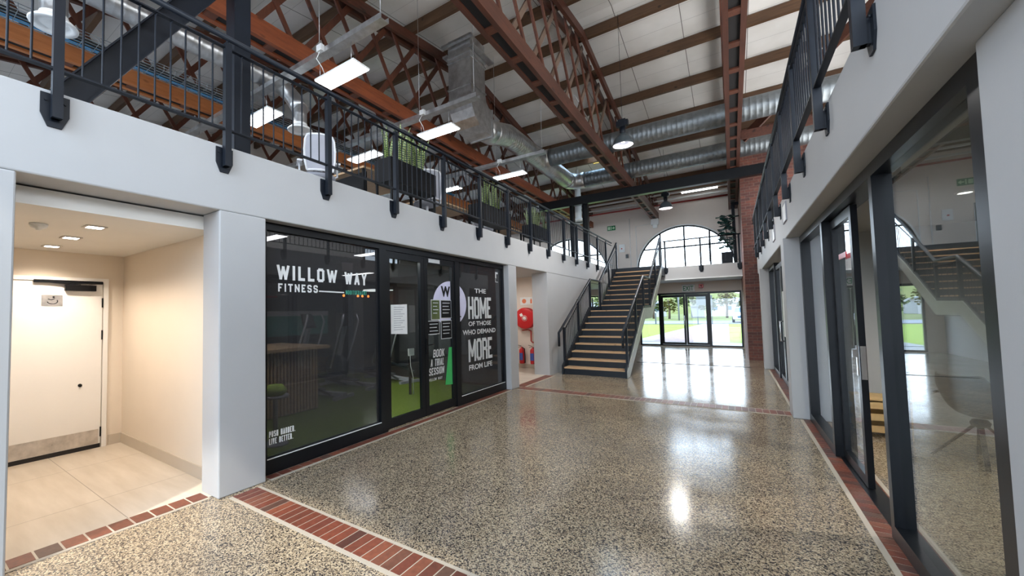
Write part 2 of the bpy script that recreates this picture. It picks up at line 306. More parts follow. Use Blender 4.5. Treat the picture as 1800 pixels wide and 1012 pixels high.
def text_mesh(txt, w, h, bold=0.0, shear=0.0, spacing=1.0):
    cu = bpy.data.curves.new('t', 'FONT'); cu.body = txt; cu.size = 1; cu.offset = bold; cu.shear = shear; cu.space_character = spacing; cu.resolution_u = 3
    to = bpy.data.objects.new('t', cu); C.objects.link(to); dg = bpy.context.evaluated_depsgraph_get(); dg.update()
    me = bpy.data.meshes.new_from_object(to.evaluated_get(dg)); vs = [v.co.copy() for v in me.vertices]; fs = [tuple(p.vertices) for p in me.polygons]
    C.objects.unlink(to); bpy.data.objects.remove(to); bpy.data.curves.remove(cu); bpy.data.meshes.remove(me)
    x0 = min(v.x for v in vs); x1 = max(v.x for v in vs); y0 = min(v.y for v in vs); y1 = max(v.y for v in vs)
    return [((v.x-x0)/(x1-x0)*w, (v.y-y0)/(y1-y0)*h) for v in vs], fs
GL = {'A': ([[(0, 0), (.5, 1), (1, 0)], [(.2, .28), (.8, .28)]], 1.05), 'B': ([[(0, 0), (0, 1), (.8, 1), (1, .88), (1, .62), (.8, .5), (0, .5)], [(.8, .5), (1, .38), (1, .12), (.8, 0), (0, 0)]], 1),
 'C': ([[(1, .7), (1, .88), (.8, 1), (.2, 1), (0, .88), (0, .12), (.2, 0), (.8, 0), (1, .12), (1, .3)]], 1), 'D': ([[(0, 0), (0, 1), (.8, 1), (1, .88), (1, .12), (.8, 0), (0, 0)]], 1), 'E': ([[(1, 1), (0, 1), (0, 0), (1, 0)], [(0, .5), (.85, .5)]], .85),
 'F': ([[(1, 1), (0, 1), (0, 0)], [(0, .5), (.85, .5)]], .85), 'G': ([[(1, .72), (1, .88), (.8, 1), (.2, 1), (0, .88), (0, .12), (.2, 0), (.8, 0), (1, .12), (1, .48), (.55, .48)]], 1), 'H': ([[(0, 0), (0, 1)], [(1, 0), (1, 1)], [(0, .5), (1, .5)]], 1),
 'I': ([[(0, 0), (0, 1)]], 0), 'K': ([[(0, 0), (0, 1)], [(1, 1), (.1, .45)], [(.35, .6), (1, 0)]], 1), 'L': ([[(0, 1), (0, 0), (1, 0)]], .8), 'M': ([[(0, 0), (0, 1), (.5, .25), (1, 1), (1, 0)]], 1.5), 'N': ([[(0, 0), (0, 1), (1, 0), (1, 1)]], 1.1),
 'O': ([[(.2, 0), (0, .12), (0, .88), (.2, 1), (.8, 1), (1, .88), (1, .12), (.8, 0), (.2, 0)]], 1), 'P': ([[(0, 0), (0, 1), (.8, 1), (1, .88), (1, .58), (.8, .46), (0, .46)]], 1), 'R': ([[(0, 0), (0, 1), (.8, 1), (1, .88), (1, .62), (.8, .5), (0, .5)], [(.7, .5), (1, .38), (1, 0)]], 1),
 'S': ([[(1, .76), (1, .88), (.8, 1), (.2, 1), (0, .88), (0, .66), (.12, .56), (.88, .44), (1, .34), (1, .12), (.8, 0), (.2, 0), (0, .12), (0, .24)]], 1), 'T': ([[(0, 1), (1, 1)], [(.5, 1), (.5, 0)]], 1), 'U': ([[(0, 1), (0, .12), (.2, 0), (.8, 0), (1, .12), (1, 1)]], 1),
 'V': ([[(0, 1), (.5, 0), (1, 1)]], 1.1), 'W': ([[(0, 1), (.25, 0), (.5, .9), (.75, 0), (1, 1)]], 1.7), 'Y': ([[(0, 1), (.5, .45), (1, 1)], [(.5, .45), (.5, 0)]], 1.05), '.': ([[(0, 0), (0, .02)]], 0), ' ': ([], .6)}
def block_mesh(txt, w, h, tk, gap):
    # condensed block capitals: thick mitred strokes filling a w x h box; tk is the stroke, gap the letter gap, both as fractions of h
    t_ = tk*h; g_ = gap*h; n = len(txt); fixed = sum(t_ for _ in txt)+g_*(n-1); k = (w-fixed)/max(.1, sum(GL[c][1] for c in txt)); u = 0; vs = []; fs = []
    for c in txt:
        st_, cw = GL[c]; cwid = cw*k
        for pl in st_:
            P = [Vector((u+t_/2+x*cwid, t_/2+y*(h-t_), 0)) for x, y in pl]
            for si, (a, b) in enumerate(zip(P[:-1], P[1:])):
                d = (b-a).normalized(); nn = Vector((-d.y, d.x, 0))*t_/2
                ea = d*t_*(.42 if si else (.5 if pl[0][1] in (0, 1) else 0)); eb = d*t_*(.42 if si < len(pl)-2 else (.5 if pl[-1][1] in (0, 1) else 0))
                q = [a-ea-nn, b+eb-nn, b+eb+nn, a-ea+nn]; i0 = len(vs)
                vs += [(min(max(p.x, u-t_*.12), u+cwid+t_*1.12), min(max(p.y, 0), h)) for p in q]; fs.append((i0, i0+1, i0+2, i0+3))
        u += cwid+t_+g_
    return vs, fs
def block_lettering(name, items, mapper, mat, parent):
    mb = MB()
    for txt, u, v, w, h, tk, gap in items:
        vs, fs = block_mesh(txt, w, h, tk, gap); nrm = (mapper(1, 0)-mapper(0, 0)).cross(mapper(0, 1)-mapper(0, 0)).normalized()
        mb.add([mapper(u+a, v+b)+nrm*.00012*(k//4) for k, (a, b) in enumerate(vs)], fs)
    return obj(name, mb, mat, parent)
def lettering(name, items, mapper, mat, parent):
    mb = MB()
    for txt, u, v, w, h, bold in items:
        vs, fs = text_mesh(txt, w, h, bold); mb.add([mapper(u+a, v+b) for a, b in vs], fs)
    return obj(name, mb, mat, parent)

def wall_holes(name, outline, holes, mapper, thick, mat):
    """flat wall with openings: a filled outline with hole loops, extruded by thick (a vector)"""
    import bmesh
    bm = bmesh.new(); edges = []
    for loop in [outline]+holes:
        vs = [bm.verts.new(mapper(u, v)) for u, v in loop]
        edges += [bm.edges.new((vs[i], vs[(i+1) % len(vs)])) for i in range(len(vs))]
    bmesh.ops.triangle_fill(bm, use_beauty=True, use_dissolve=False, edges=edges)
    r = bmesh.ops.extrude_face_region(bm, geom=bm.faces[:])
    bmesh.ops.translate(bm, verts=[g for g in r['geom'] if isinstance(g, bmesh.types.BMVert)], vec=Vector(thick))
    bmesh.ops.recalc_face_normals(bm, faces=bm.faces[:])
    me = bpy.data.meshes.new(name); bm.to_mesh(me); bm.free(); me.materials.append(M[mat])
    o = bpy.data.objects.new(name, me); C.objects.link(o); o['kind'] = 'structure'; return o
def rect(u0, u1, v0, v1): return [(u0, v0), (u1, v0), (u1, v1), (u0, v1)]

YE = 19.8; ZB, ZT = 2.59, 3.2; XL, XR = -3.785, 0.68; YF = -2.0
def roofz(y): return 8.15-0.15*abs(y-9.0)

# ================================================================= SETTING
struct('floor', B(-10.0, 7.0, YF, YE+0.3, -0.12, 0.0), 'terrazzo')
struct('floor_alcove', B(-6.75, XL-0.12, 0.0, 1.93, 0.0, 0.004), 'tiles')
struct('floor_gym', B(-9.6, -3.99, 2.27, 7.9, 0.0, 0.012), 'turf')
struct('floor_fire_alcove', B(-6.0, XL-0.12, 8.02, 10.8, 0.0, 0.004), 'tiles')
# brick bands let into the floor
def brick_band(name, x0, x1, y0, y1, along, pitch, jx=0.010, margin=0.035):
    b = sroot(name, ((x0+x1)/2, (y0+y1)/2, 0))
    obj('mortar_bed', B(x0-margin*(along == 'y'), x1+margin*(along == 'y'), y0-margin*(along == 'x'), y1+margin*(along == 'x'), 0.0, 0.0035), 'mortar', b)
    m = MB(); L = (x1-x0) if along == 'x' else (y1-y0); n = max(1, round(L/pitch)); p = L/n
    for i in range(n):
        if along == 'x': m.box(x0+i*p+jx/2, x0+(i+1)*p-jx/2, y0, y1, 0.0, 0.006)
        else: m.box(x0, x1, y0+i*p+jx/2, y0+(i+1)*p-jx/2, 0.0, 0.006)
    obj('floor_bricks', m, 'brick', b)
brick_band('trim_1', -3.73, 0.70, 1.90, 2.13, 'x', 0.0865)
brick_band('trim_2', -3.73, 0.66, 7.78, 8.05, 'x', 0.0865)
brick_band('trim_3', -3.895, -3.80, 2.30, 7.60, 'y', 0.13)
brick_band('trim_4', -4.06, -3.905, 0.00, 1.78, 'y', 0.135, 0.014)
brick_band('trim_5', -3.90, -3.70, 8.05, 9.78, 'y', 0.0865)
brick_band('trim_6', 0.755, 1.0, 2.2, 7.58, 'y', 0.0865)
brick_band('trim_7', 0.72, 0.90, 8.06, 13.2, 'y', 0.0865)
struct('trim_8', B(-2.45, 0.36, 13.46, 13.52, 0.0, 0.006), 'blackgap')
# gallery slabs with the exposed white fascia
struct('floor_upper_left', B(-14.0, XL, YF, YE, ZB, ZT), 'plaster', bevel=0.012)
struct('floor_upper_right', B(XR, 7.0, YF, 15.28, ZB, ZT), 'plaster', bevel=0.012)
struct('floor_upper_back', B(XL, 0.36, 17.6, YE, 2.71, ZT), 'plaster', bevel=0.01)
struct('floor_upper_bridge', B(XL, -2.05, 16.56, 17.6, 2.85, ZT-0.004), 'charcoal')
struct('trim_9', B(-2.2, 0.36, 17.56, 17.60, 2.70, 2.735), 'signwhite')
# columns
struct('column_left', B(-4.10, XL+0.003, 1.80, 2.25, 0, ZB), 'plaster', bevel=0.012)
struct('column_left_front', B(-4.30, XL+0.003, -1.2, 0.52, 0, ZB), 'plaster', bevel=0.012)
struct('column_left_middle', B(-4.10, XL+0.003, 7.63, 8.0, 0, ZB), 'plaster', bevel=0.012)
struct('column_right', B(0.65, 0.86, 7.63, 8.0, 0, ZB+0.002), 'plaster', bevel=0.008)
struct('column_right_far', B(0.63, 0.86, 13.3, 13.65, 0, ZB+0.002), 'plaster', bevel=0.008)
struct('column_right_near', B(0.80, 1.3, 0.6, 2.396, 0, ZB), 'plaster', bevel=0.01)
struct('column_brick', B(0.36, 2.6, 15.28, YE, 0, 7.3), 'brickwall')
# roof skin with one translucent sheet left open for it
rf = MB()
def slab_roof(x0, x1, y0, y1):
    rf.add([(x0, y0, roofz(y0)), (x1, y0, roofz(y0)), (x1, y1, roofz(y1)), (x0, y1, roofz(y1)), (x0, y0, roofz(y0)+.08), (x1, y0, roofz(y0)+.08), (x1, y1, roofz(y1)+.08), (x0, y1, roofz(y1)+.08)],
           [(0, 3, 2, 1), (4, 5, 6, 7), (0, 1, 5, 4), (1, 2, 6, 5), (2, 3, 7, 6), (3, 0, 4, 7)])
slab_roof(-14.2, 7.2, YF-.2, 9.0); slab_roof(-14.2, -4.05, 9.0, YE+.2); slab_roof(-3.35, 7.2, 9.0, YE+.2); slab_roof(-4.05, -3.35, 9.0, 13.9); slab_roof(-4.05, -3.35, 15.6, YE+.2)
struct('ceiling', rf, 'roof')
# back wall: two lunette windows upstairs, glazed doors downstairs
def arch(cx, cz, r, z0, n=28):
    a0 = math.asin(max(-1, (z0-cz)/r)); pts = []
    for i in range(n+1):
        a = a0+(PI-2*a0)*i/n; pts.append((cx+r*math.cos(a), cz+r*math.sin(a)))
    return pts
bk = lambda u, v: Vector((u, YE, v))
wall_holes('wall_back', [(-14, 0), (7, 0), (7, 6.52), (-14, 6.52)], [rect(-3.40, 0.33, 0.02, 2.28), arch(-1.60, 3.35, 1.80, 3.22), arch(-6.5, 3.35, 1.80, 3.22), rect(-6.3, -4.6, 0.02, 2.3)], bk, (0, 0.28, 0), 'cream')
# side walls, wall behind the viewer
wall_holes('wall_right', [(YF, 0), (YE, 0), (YE, 6.6), (9, 8.15), (YF, 6.5)], [rect(-1.5+3.1*i, 1.2+3.1*i, 3.9, 6.0) for i in (0, 1, 2, 5)], lambda u, v: Vector((7.0, u, v)), (0.2, 0, 0), 'white')
wall_holes('wall_left', [(YF, 0), (YE, 0), (YE, 6.6), (9, 8.15), (YF, 6.5)], [rect(-1.5+3.1*i, 1.2+3.1*i, 3.9, 6.0) for i in (4, 5)], lambda u, v: Vector((-14.0, u, v)), (-0.2, 0, 0), 'cream')
wall_holes('wall_front', [(-14, 0), (7, 0), (7, 6.5), (-14, 6.5)], [rect(-3.6, 0.5, 0.02, 2.4), rect(-12, -8.2, 3.5, 5.8), rect(-7.8, -4.2, 3.5, 5.8), rect(-3.8, 0.6, 3.3, 6.0), rect(1.0, 5.5, 3.5, 5.8)], lambda u, v: Vector((u, YF, v)), (0, -0.2, 0), 'white')
# ground-floor partitions
struct('wall_alcove_back', B(-6.85, -6.65, -0.2, 1.93, 0, ZB), 'alcove')
struct('wall_alcove_side', B(-6.85, -4.10, 1.93, 2.25, 0, ZB), 'alcove')
struct('wall_alcove_near', B(-6.85, -4.30, -0.4, -0.2, 0, ZB), 'alcove')
struct('ceiling_alcove', B(-6.65, -4.10, -0.2, 1.93, 2.45, 2.575), 'alc_ceil')
struct('baseboard_alcove_back', B(-6.65, -6.638, 1.79, 1.93, 0, 0.13), 'skirt'); struct('baseboard_alcove_side', B(-6.64, -4.10, 1.918, 1.93, 0, 0.13), 'skirt')
struct('wall_gym_back', B(-9.8, -9.6, 2.25, 8.0, 0, ZB), 'darkwall'); struct('wall_gym_near', B(-9.6, -4.10, 2.25, 2.27, 0, ZB), 'darkwall'); struct('wall_gym_far', B(-9.6, -4.10, 7.9, 8.0, 0, ZB), 'darkwall')
struct('ceiling_gym', B(-9.6, -3.99, 2.27, 7.9, 2.57, 2.59), 'darkceil')
struct('wall_fire_back', B(-6.2, -4.10, 10.8, 10.95, 0, ZB), 'cream'); struct('wall_fire_side', B(-6.2, -6.0, 8.0, 10.8, 0, ZB), 'cream')
struct('wall_fire_lining', B(-6.0, -4.10, 8.0, 8.02, 0, ZB), 'cream')
struct('baseboard_fire', B(-6.0, -4.10, 10.785, 10.8, 0, 0.12), 'skirt')
struct('wall_stair_pier', B(-4.20, XL-0.01, 9.80, 10.95, 0, ZB), 'plaster')
struct('wall_stair', B(-3.95, XL-0.01, 10.95, 13.7, 0, ZB), 'plaster'); struct('wall_stair_far', B(-3.95, XL-0.01, 15.2, YE, 0, ZB), 'plaster')
struct('wall_side_room', B(-8.2, -8.0, 10.95, YE, 0, ZB), 'cream')
struct('wall_right_between', B(0.86, 5.5, 7.7, 7.95, 0, ZB), 'plaster'); struct('wall_right_beyond', B(0.86, 5.5, 13.35, 13.6, 0, ZB), 'plaster')
struct('wall_right_room_back', B(5.5, 5.7, YF, 15.28, 0, ZB), 'plaster'); struct('wall_right_room_near', B(1.3, 5.5, 1.8, 2.0, 0, ZB), 'plaster')
struct('wall_right_end', B(0.86, 5.5, 15.15, 15.28, 0, ZB), 'plaster')

# ================================================================= GLAZING
def glazed(root, axis, plane, u0, u1, v0, v1, fw, depth, glassmat, top=None, bot=None, gname='pane'):
    """frame ring + pane in plane x=plane (axis 'x', u=y) or y=plane (axis 'y', u=x)"""
    top = top or fw; bot = bot or fw
    def bx(a, b, c, d, dd, m, nudge=0):
        if axis == 'x': m.box(plane-dd/2+nudge, plane+dd/2+nudge, a, b, c, d)
        else: m.box(a, b, plane-dd/2+nudge, plane+dd/2+nudge, c, d)
        return m
    m = MB()
    bx(u0, u0+fw, v0, v1, depth, m); bx(u1-fw, u1, v0, v1, depth, m); bx(u0+fw, u1-fw, v1-top, v1, depth, m); bx(u0+fw, u1-fw, v0, v0+bot, depth, m)
    f = obj('frame', m, 'frame', root)
    g = obj(gname, bx(u0+fw, u1-fw, v0+bot, v1-top, 0.008, MB()), glassmat, root)
    return f, g
GX = -3.945
mapL = lambda u, v: Vector((GX+0.0065, u, v))
# gym shopfront: fixed panes and a pair of doors
w = sroot('window_1', (GX, 3.15, 0)); glazed(w, 'x', GX, 2.27, 4.02, 0.01, ZB-0.003, 0.06, 0.09, 'glass_tint', 0.08, 0.15)
obj('frame_strip', B(GX+0.04, GX+0.05, 2.33, 3.96, 0.158, 0.166), 'signwhite', w)
block_lettering('lettering', [('WILLOW', 2.465, 2.0, 0.80, 0.16, .20, .24), ('WAY', 3.385, 1.992, 0.37, 0.155, .20, .22), ('FITNESS', 2.48, 1.872, 0.50, 0.088, .20, .28)], mapL, 'letter', w)
obj('lettering_line', MB().add([mapL(3.0, 1.885), mapL(3.375, 1.88), mapL(3.375, 1.895), mapL(3.0, 1.90)], [(0, 1, 2, 3)]), 'letter', w)
block_lettering('lettering_town', [('NOOITGEDACHT', 3.40, 1.865, 0.35, 0.052, .15, .16)], mapL, 'letter_green', w)
block_lettering('lettering_slogan', [('PUSH HARDER.', 2.375, 0.365, 0.30, 0.062, .16, .10), ('LIVE BETTER.', 2.375, 0.29, 0.275, 0.062, .16, .10)], mapL, 'letter', w)
w = sroot('window_2', (GX, 6.75, 0)); glazed(w, 'x', GX, 5.87, 7.63, 0.01, ZB-0.003, 0.06, 0.09, 'glass_tint', 0.08, 0.15)
obj('frame_strip', B(GX+0.04, GX+0.05, 5.93, 7.57, 0.158, 0.166), 'signwhite', w)
lettering('lettering', [('THE', 6.50, 1.975, 0.43, 0.085, 0.02), ('OF THOSE', 6.26, 1.36, 0.84, 0.085, 0.025), ('WHO DEMAND', 6.06, 1.205, 1.22, 0.09, 0.025), ('FROM LIFE', 6.25, 0.555, 0.86, 0.10, 0.025)], mapL, 'letter_soft', w)
block_lettering('lettering_large', [('HOME', 6.26, 1.49, 0.86, 0.41, .15, .045), ('MORE', 6.24, 0.71, 0.88, 0.41, .15, .045)], mapL, 'letter_soft', w)
m = MB(); n = 28
cpts = [(5.70+0.50*math.cos(-PI/2+PI*i/n)*1.0, 1.765+0.385*math.sin(-PI/2+PI*i/n)) for i in range(n+1)]
cr_ = [p for p in cpts if p[0] > 5.94]; cr_ = [(5.94, cr_[0][1])]+cr_+[(5.94, cr_[-1][1])]
m.add([mapL(*p) for p in cr_], [tuple(range(len(cr_)))]); obj('round_logo', m, 'lilac', w)
obj('logo_bars', MB().add([mapL(5.95, 1.90), mapL(5.99, 1.90), mapL(5.99, 2.07), mapL(5.95, 2.07), mapL(5.94, 1.53), mapL(6.02, 1.53), mapL(6.02, 1.55), mapL(5.94, 1.55)], [(0, 1, 2, 3), (4, 5, 6, 7)]).moved(Matrix.Translation((0.002, 0, 0))), 'black', w)
obj('corner_sticker', MB().add([mapL(a, b) for a, b in [(7.33, 2.30), (7.37, 2.30), (7.37, 2.39), (7.44, 2.39), (7.44, 2.43), (7.33, 2.43)]], [(0, 1, 2, 3, 4, 5)]), 'letter_soft', w)
obj('corner_sticker_outline', MB().add([mapL(a, b) for a, b in [(7.33, 2.22), (7.44, 2.22), (7.44, 2.232), (7.342, 2.232), (7.342, 2.29), (7.33, 2.29)]], [(0, 1, 2, 3, 4, 5)]), 'letter_soft', w)
d = sroot('door_1', (GX, 4.95, 0)); obj('door_frame', MB().box(GX-.045, GX+.045, 4.02, 4.09, 0.01, ZB-.003).box(GX-.045, GX+.045, 5.80, 5.87, 0.01, ZB-.003).box(GX-.045, GX+.045, 4.09, 5.80, 2.50, ZB-.003), 'frame', d)
for nm, a, b in (('door_leaf', 4.09, 4.945), ('door_leaf', 4.95, 5.80)):
    m = MB(); fw = 0.085
    m.box(GX-.02, GX+.03, a, a+fw, 0.03, 2.495).box(GX-.02, GX+.03, b-fw, b, 0.03, 2.495).box(GX-.02, GX+.03, a+fw, b-fw, 2.40, 2.495).box(GX-.02, GX+.03, a+fw, b-fw, 0.03, 0.16)
    lf = obj(nm, m, 'frame', d); obj('pane', B(GX-.001, GX+.005, a+fw, b-fw, 0.16, 2.40), 'glass_door', lf)
    if a > 4.5:
        h = MB().box(GX+.03, GX+.05, a+.02, a+.055, 0.98, 1.22).tube([(GX+.05, a+.04, 1.12), (GX+.09, a+.04, 1.12), (GX+.09, a+.16, 1.12)], .009); obj('handle', h, 'black', lf)
        obj('sticker', B(GX+.03, GX+.034, a+.12, a+.42, 2.42, 2.48), 'letter_soft', lf)
        lcp = [(5.70+0.50*math.cos(PI/2+PI*i/n), 1.765+0.385*math.sin(PI/2+PI*i/n)) for i in range(n+1)]; lcp = [p for p in lcp if p[0] < 5.715]
        mm = lambda u, v: Vector((GX+.007, u, v))
        obj('round_logo', MB().add([mm(*p) for p in lcp], [tuple(range(len(lcp)))]), 'lilac', lf)
        lettering('logo_letter', [('W', 5.42, 1.88, 0.27, 0.18, 0.05)], lambda u, v: Vector((GX+.009, u, v)), 'black', lf)
        block_lettering('lettering', [('BOOK', 5.14, 0.90, 0.30, 0.125, .16, .10), ('A TRIAL', 5.09, 0.76, 0.35, 0.115, .16, .10), ('SESSION', 5.055, 0.625, 0.40, 0.115, .16, .10), ('WILLOW WAY', 5.055, 0.535, 0.36, 0.045, .16, .2)], lambda u, v: mm(u+.12*(v-.6), v), 'letter_soft', lf)
        obj('green_poster', MB().add([mm(5.50, 0.42), mm(5.71, 0.40), mm(5.71, 1.03), mm(5.62, 1.03)], [(0, 1, 2, 3)]), 'greenposter', lf)
        nt = [(5.14, 5.38, 1.50, 1.83, 'leaf', 'white-edged class poster on the glass'), (5.40, 5.71, 1.52, 1.83, 'black', 'black notice on the glass'), (5.04, 5.36, 1.27, 1.49, 'black', 'black price notice on the glass'), (5.40, 5.71, 1.18, 1.49, 'black', 'tall black notice on the glass')]
        for (p, q, r_, s_, mt, lb) in nt:
            bd = obj('notice_border', MB().add([Vector((GX+.011, *k)) for k in [(p, r_), (q, r_), (q, s_), (p, s_)]], [(0, 1, 2, 3)]), 'letter_soft', lf); bd['label'] = lb
            obj('notice', MB().add([Vector((GX+.013, *k)) for k in [(p+.012, r_+.012), (q-.012, r_+.012), (q-.012, s_-.012), (p+.012, s_-.012)]], [(0, 1, 2, 3)]), mt, lf)
            ln = MB()
            for k in range(4): zz = s_-.06-.055*k; ln.add([Vector((GX+.015, *e)) for e in [(p+.05, zz), (q-.05-.03*(k % 2), zz), (q-.05-.03*(k % 2), zz+.012), (p+.05, zz+.012)]], [(0, 1, 2, 3)])
            obj('notice_print', ln, 'letter_soft', lf)
    else:
        pp = obj('notice', MB().add([Vector((GX+.008, *k)) for k in [(4.21, 1.33), (4.56, 1.31), (4.56, 1.75), (4.21, 1.74)]], [(0, 1, 2, 3)]), 'signwhite', lf); pp['label'] = 'white printed notice taped to the glass'
        ln = MB()
        for k in range(11): zz = 1.70-.032*k; ln.add([Vector((GX+.010, *e)) for e in [(4.27, zz), (4.50-.04*(k % 3), zz), (4.50-.04*(k % 3), zz+.008), (4.27, zz+.008)]], [(0, 1, 2, 3)])
        obj('notice_print', ln, 'mesh_grey', lf)
# back doors and lunettes
def lunette(name, cx, muns):
    w = sroot(name, (cx, YE+.1, 3.35)); cz, r = 3.35, 1.80
    pin = arch(cx, cz, r-0.001, 3.222); pout = arch(cx, cz, r-0.05, 3.27)
    m = MB(); N = len(pin); k = [Vector((a, YE+.06, b)) for a, b in pin]+[Vector((a, YE+.06, b)) for a, b in pout]
    off = Vector((0, 0.06, 0)); vs = k+[v+off for v in k]; fs = []
    for i in range(N):
        j = (i+1) % N; fs += [(i, j, N+j, N+i), (2*N+i, 3*N+i, 3*N+j, 2*N+j), (i, 2*N+i, 2*N+j, j), (N+i, N+j, 3*N+j, 3*N+i)]
    m.add(vs, fs)
    for x in muns:
        if abs(x) < r-0.08: m.box(cx+x-.03, cx+x+.03, YE+.06, YE+.12, 3.26, cz+math.sqrt((r-.04)**2-x*x))
    for z in (4.25,): hw = math.sqrt((r-.04)**2-(z-cz)**2); m.box(cx-hw, cx+hw, YE+.06, YE+.12, z-.028, z+.028)
    obj('frame', m, 'steel', w)
    rv = arch(cx, cz, r+0.0, 3.22); ro = arch(cx, cz, r+0.045, 3.22); N = len(rv)
    vs = [Vector((a, YE-.006, b)) for a, b in rv]+[Vector((a, YE-.006, b)) for a, b in ro]+[Vector((a, YE+.05, b)) for a, b in rv]
    fs = [(i, i+1, N+i+1, N+i) for i in range(N-1)]+[(i, 2*N+i, 2*N+i+1, i+1) for i in range(N-1)]
    obj('arch_reveal', MB().add(vs, fs), 'signwhite', w)
    gp = arch(cx, cz, r-.03, 3.25); obj('pane', MB().prism([(a, YE+.085, b) for a, b in gp], (0, .008, 0)), 'glass', w)
lunette('window_3', -1.60, (-0.85, 0.06, 0.97)); lunette('window_4', -6.5, (-0.9, 0.0, 0.9))
d = sroot('door_2', (-1.55, YE+.1, 0)); YD = YE+.06
obj('door_frame', MB().box(-3.40, -3.34, YD-.04, YD+.04, .02, 2.28).box(0.27, 0.33, YD-.04, YD+.04, .02, 2.28).box(-3.34, .27, YD-.04, YD+.04, 2.20, 2.28).box(-3.34, .27, YD-.04, YD+.04, .02, .075)
    .box(-2.62, -2.52, YD-.04, YD+.04, .075, 2.2).box(-.80, -.71, YD-.04, YD+.04, .075, 2.2), 'frame', d)
for a, b in ((-3.34, -2.62), (-0.71, 0.27)): obj('side_pane', B(a, b, YD-.004, YD+.004, .075, 2.2), 'glass', d)
for a, b in ((-2.52, -1.615), (-1.605, -.80)):
    fw = 0.075; lf = obj('door_leaf', MB().box(a, a+fw, YD-.03, YD+.03, .08, 2.195).box(b-fw, b, YD-.03, YD+.03, .08, 2.195).box(a+fw, b-fw, YD-.03, YD+.03, 2.09, 2.195).box(a+fw, b-fw, YD-.03, YD+.03, .08, .17), 'frame', d)
    obj('pane', B(a+fw, b-fw, YD-.004, YD+.004, .17, 2.09), 'glass', lf)
    if a < -2: obj('push_bar', MB().tube([(b-.04, YD-.03, .9), (b-.04, YD-.09, .9), (b-.04, YD-.09, 1.3), (b-.04, YD-.03, 1.3)], .012), 'chrome', lf)
w = sroot('window_5', (-5.45, YE+.1, 0)); glazed(w, 'y', YE+.06, -6.3, -4.6, 0.03, 2.29, 0.06, 0.07, 'glass'); obj('mullion', B(-5.48, -5.42, YE+.03, YE+.09, .09, 2.2), 'frame', w)
# right-hand shopfronts
RX = 0.885
w = sroot('window_6', (RX, 3.2, 0)); obj('corner_jamb', B(RX-.055, RX+.055, 2.40, 2.50, .01, ZB-.003), 'frame', w); glazed(w, 'x', RX, 2.50, 4.06, 0.01, ZB-.003, 0.075, 0.11, 'glass_right', 0.09, 0.10)
w = sroot('window_7', (RX, 6.6, 0)); glazed(w, 'x', RX, 5.90, 7.60, 0.01, ZB-.003, 0.09, 0.11, 'glass_right', 0.09, 0.10)
d = sroot('door_3', (RX+.07, 5.4, 0)); obj('head_track', MB().box(RX-.055, RX+.11, 4.06, 5.90, 2.50, ZB-.003).box(RX-.02, RX+.10, 4.06, 5.90, 0.004, 0.012), 'frame', d)
lf = obj('door_leaf', MB().box(RX+.01, RX+.055, 4.98, 5.06, .02, 2.49).box(RX+.01, RX+.055, 5.81, 5.895, .02, 2.49).box(RX+.01, RX+.055, 5.06, 5.81, 2.40, 2.49).box(RX+.01, RX+.055, 5.06, 5.81, .02, .11), 'frame', d)
obj('pane', B(RX+.03, RX+.038, 5.06, 5.81, .11, 2.40), 'glass_right', lf)
obj('lock_plate', MB().box(RX-.004, RX+.01, 4.995, 5.03, 0.98, 1.24).box(RX-.03, RX-.004, 4.995, 5.03, 1.14, 1.21).box(RX+.015, RX+.05, 4.972, 4.982, 0.95, 1.24), 'chrome', lf)
obj('sticker', B(RX+.002, RX+.010, 5.2, 5.5, 2.05, 2.1), 'red', lf)
w = sroot('window_8', (RX, 10.6, 0)); glazed(w, 'x', RX-.02, 8.02, 9.6, 0.01, ZB-.003, 0.08, 0.10, 'glass_right', 0.09, 0.10)
w = sroot('window_9', (RX, 12.4, 0)); glazed(w, 'x', RX-.02, 11.7, 13.28, 0.01, ZB-.003, 0.08, 0.10, 'glass_right', 0.09, 0.10)
d = sroot('door_4', (RX, 10.65, 0))
for a, b in ((9.62, 10.64), (10.66, 11.68)):
    lf = obj('door_leaf', MB().box(RX-.045, RX+.005, a, a+.08, .02, 2.5).box(RX-.045, RX+.005, b-.08, b, .02, 2.5).box(RX-.045, RX+.005, a+.08, b-.08, 2.41, 2.5).box(RX-.045, RX+.005, a+.08, b-.08, .02, .12), 'frame', d)
    obj('pane', B(RX-.024, RX-.016, a+.08, b-.08, .12, 2.41), 'glass_right', lf)
    obj('handle', MB().tube([(RX-.045, a+.04 if a > 10 else b-.04, .9), (RX-.1, a+.04 if a > 10 else b-.04, .9), (RX-.1, a+.04 if a > 10 else b-.04, 1.3), (RX-.045, a+.04 if a > 10 else b-.04, 1.3)], .011), 'chrome', lf)
obj('notice', B(RX-.05, RX-.046, 10.2, 10.5, 1.0, 1.9), 'signwhite', d)
# clerestories left and right, front glazing
for side, px in (('right', 7.1), ('left', -14.1)):
    for i in ((0, 1, 2, 5) if side == 'right' else (4, 5)):
        y0 = -1.5+3.1*i; w = sroot('window_%d' % ((10 if side == 'right' else 16)+i), (px, y0+1.35, 3.9))
        m = MB().box(px-.03, px+.03, y0, y0+.06, 3.9, 6.0).box(px-.03, px+.03, y0+2.64, y0+2.7, 3.9, 6.0).box(px-.03, px+.03, y0+.06, y0+2.64, 3.9, 3.96).box(px-.03, px+.03, y0+.06, y0+2.64, 5.94, 6.0)
        m.box(px-.03, px+.03, y0+1.32, y0+1.38, 3.96, 5.94).box(px-.03, px+.03, y0+.06, y0+2.64, 4.95, 5.01); obj('frame', m, 'steel', w)

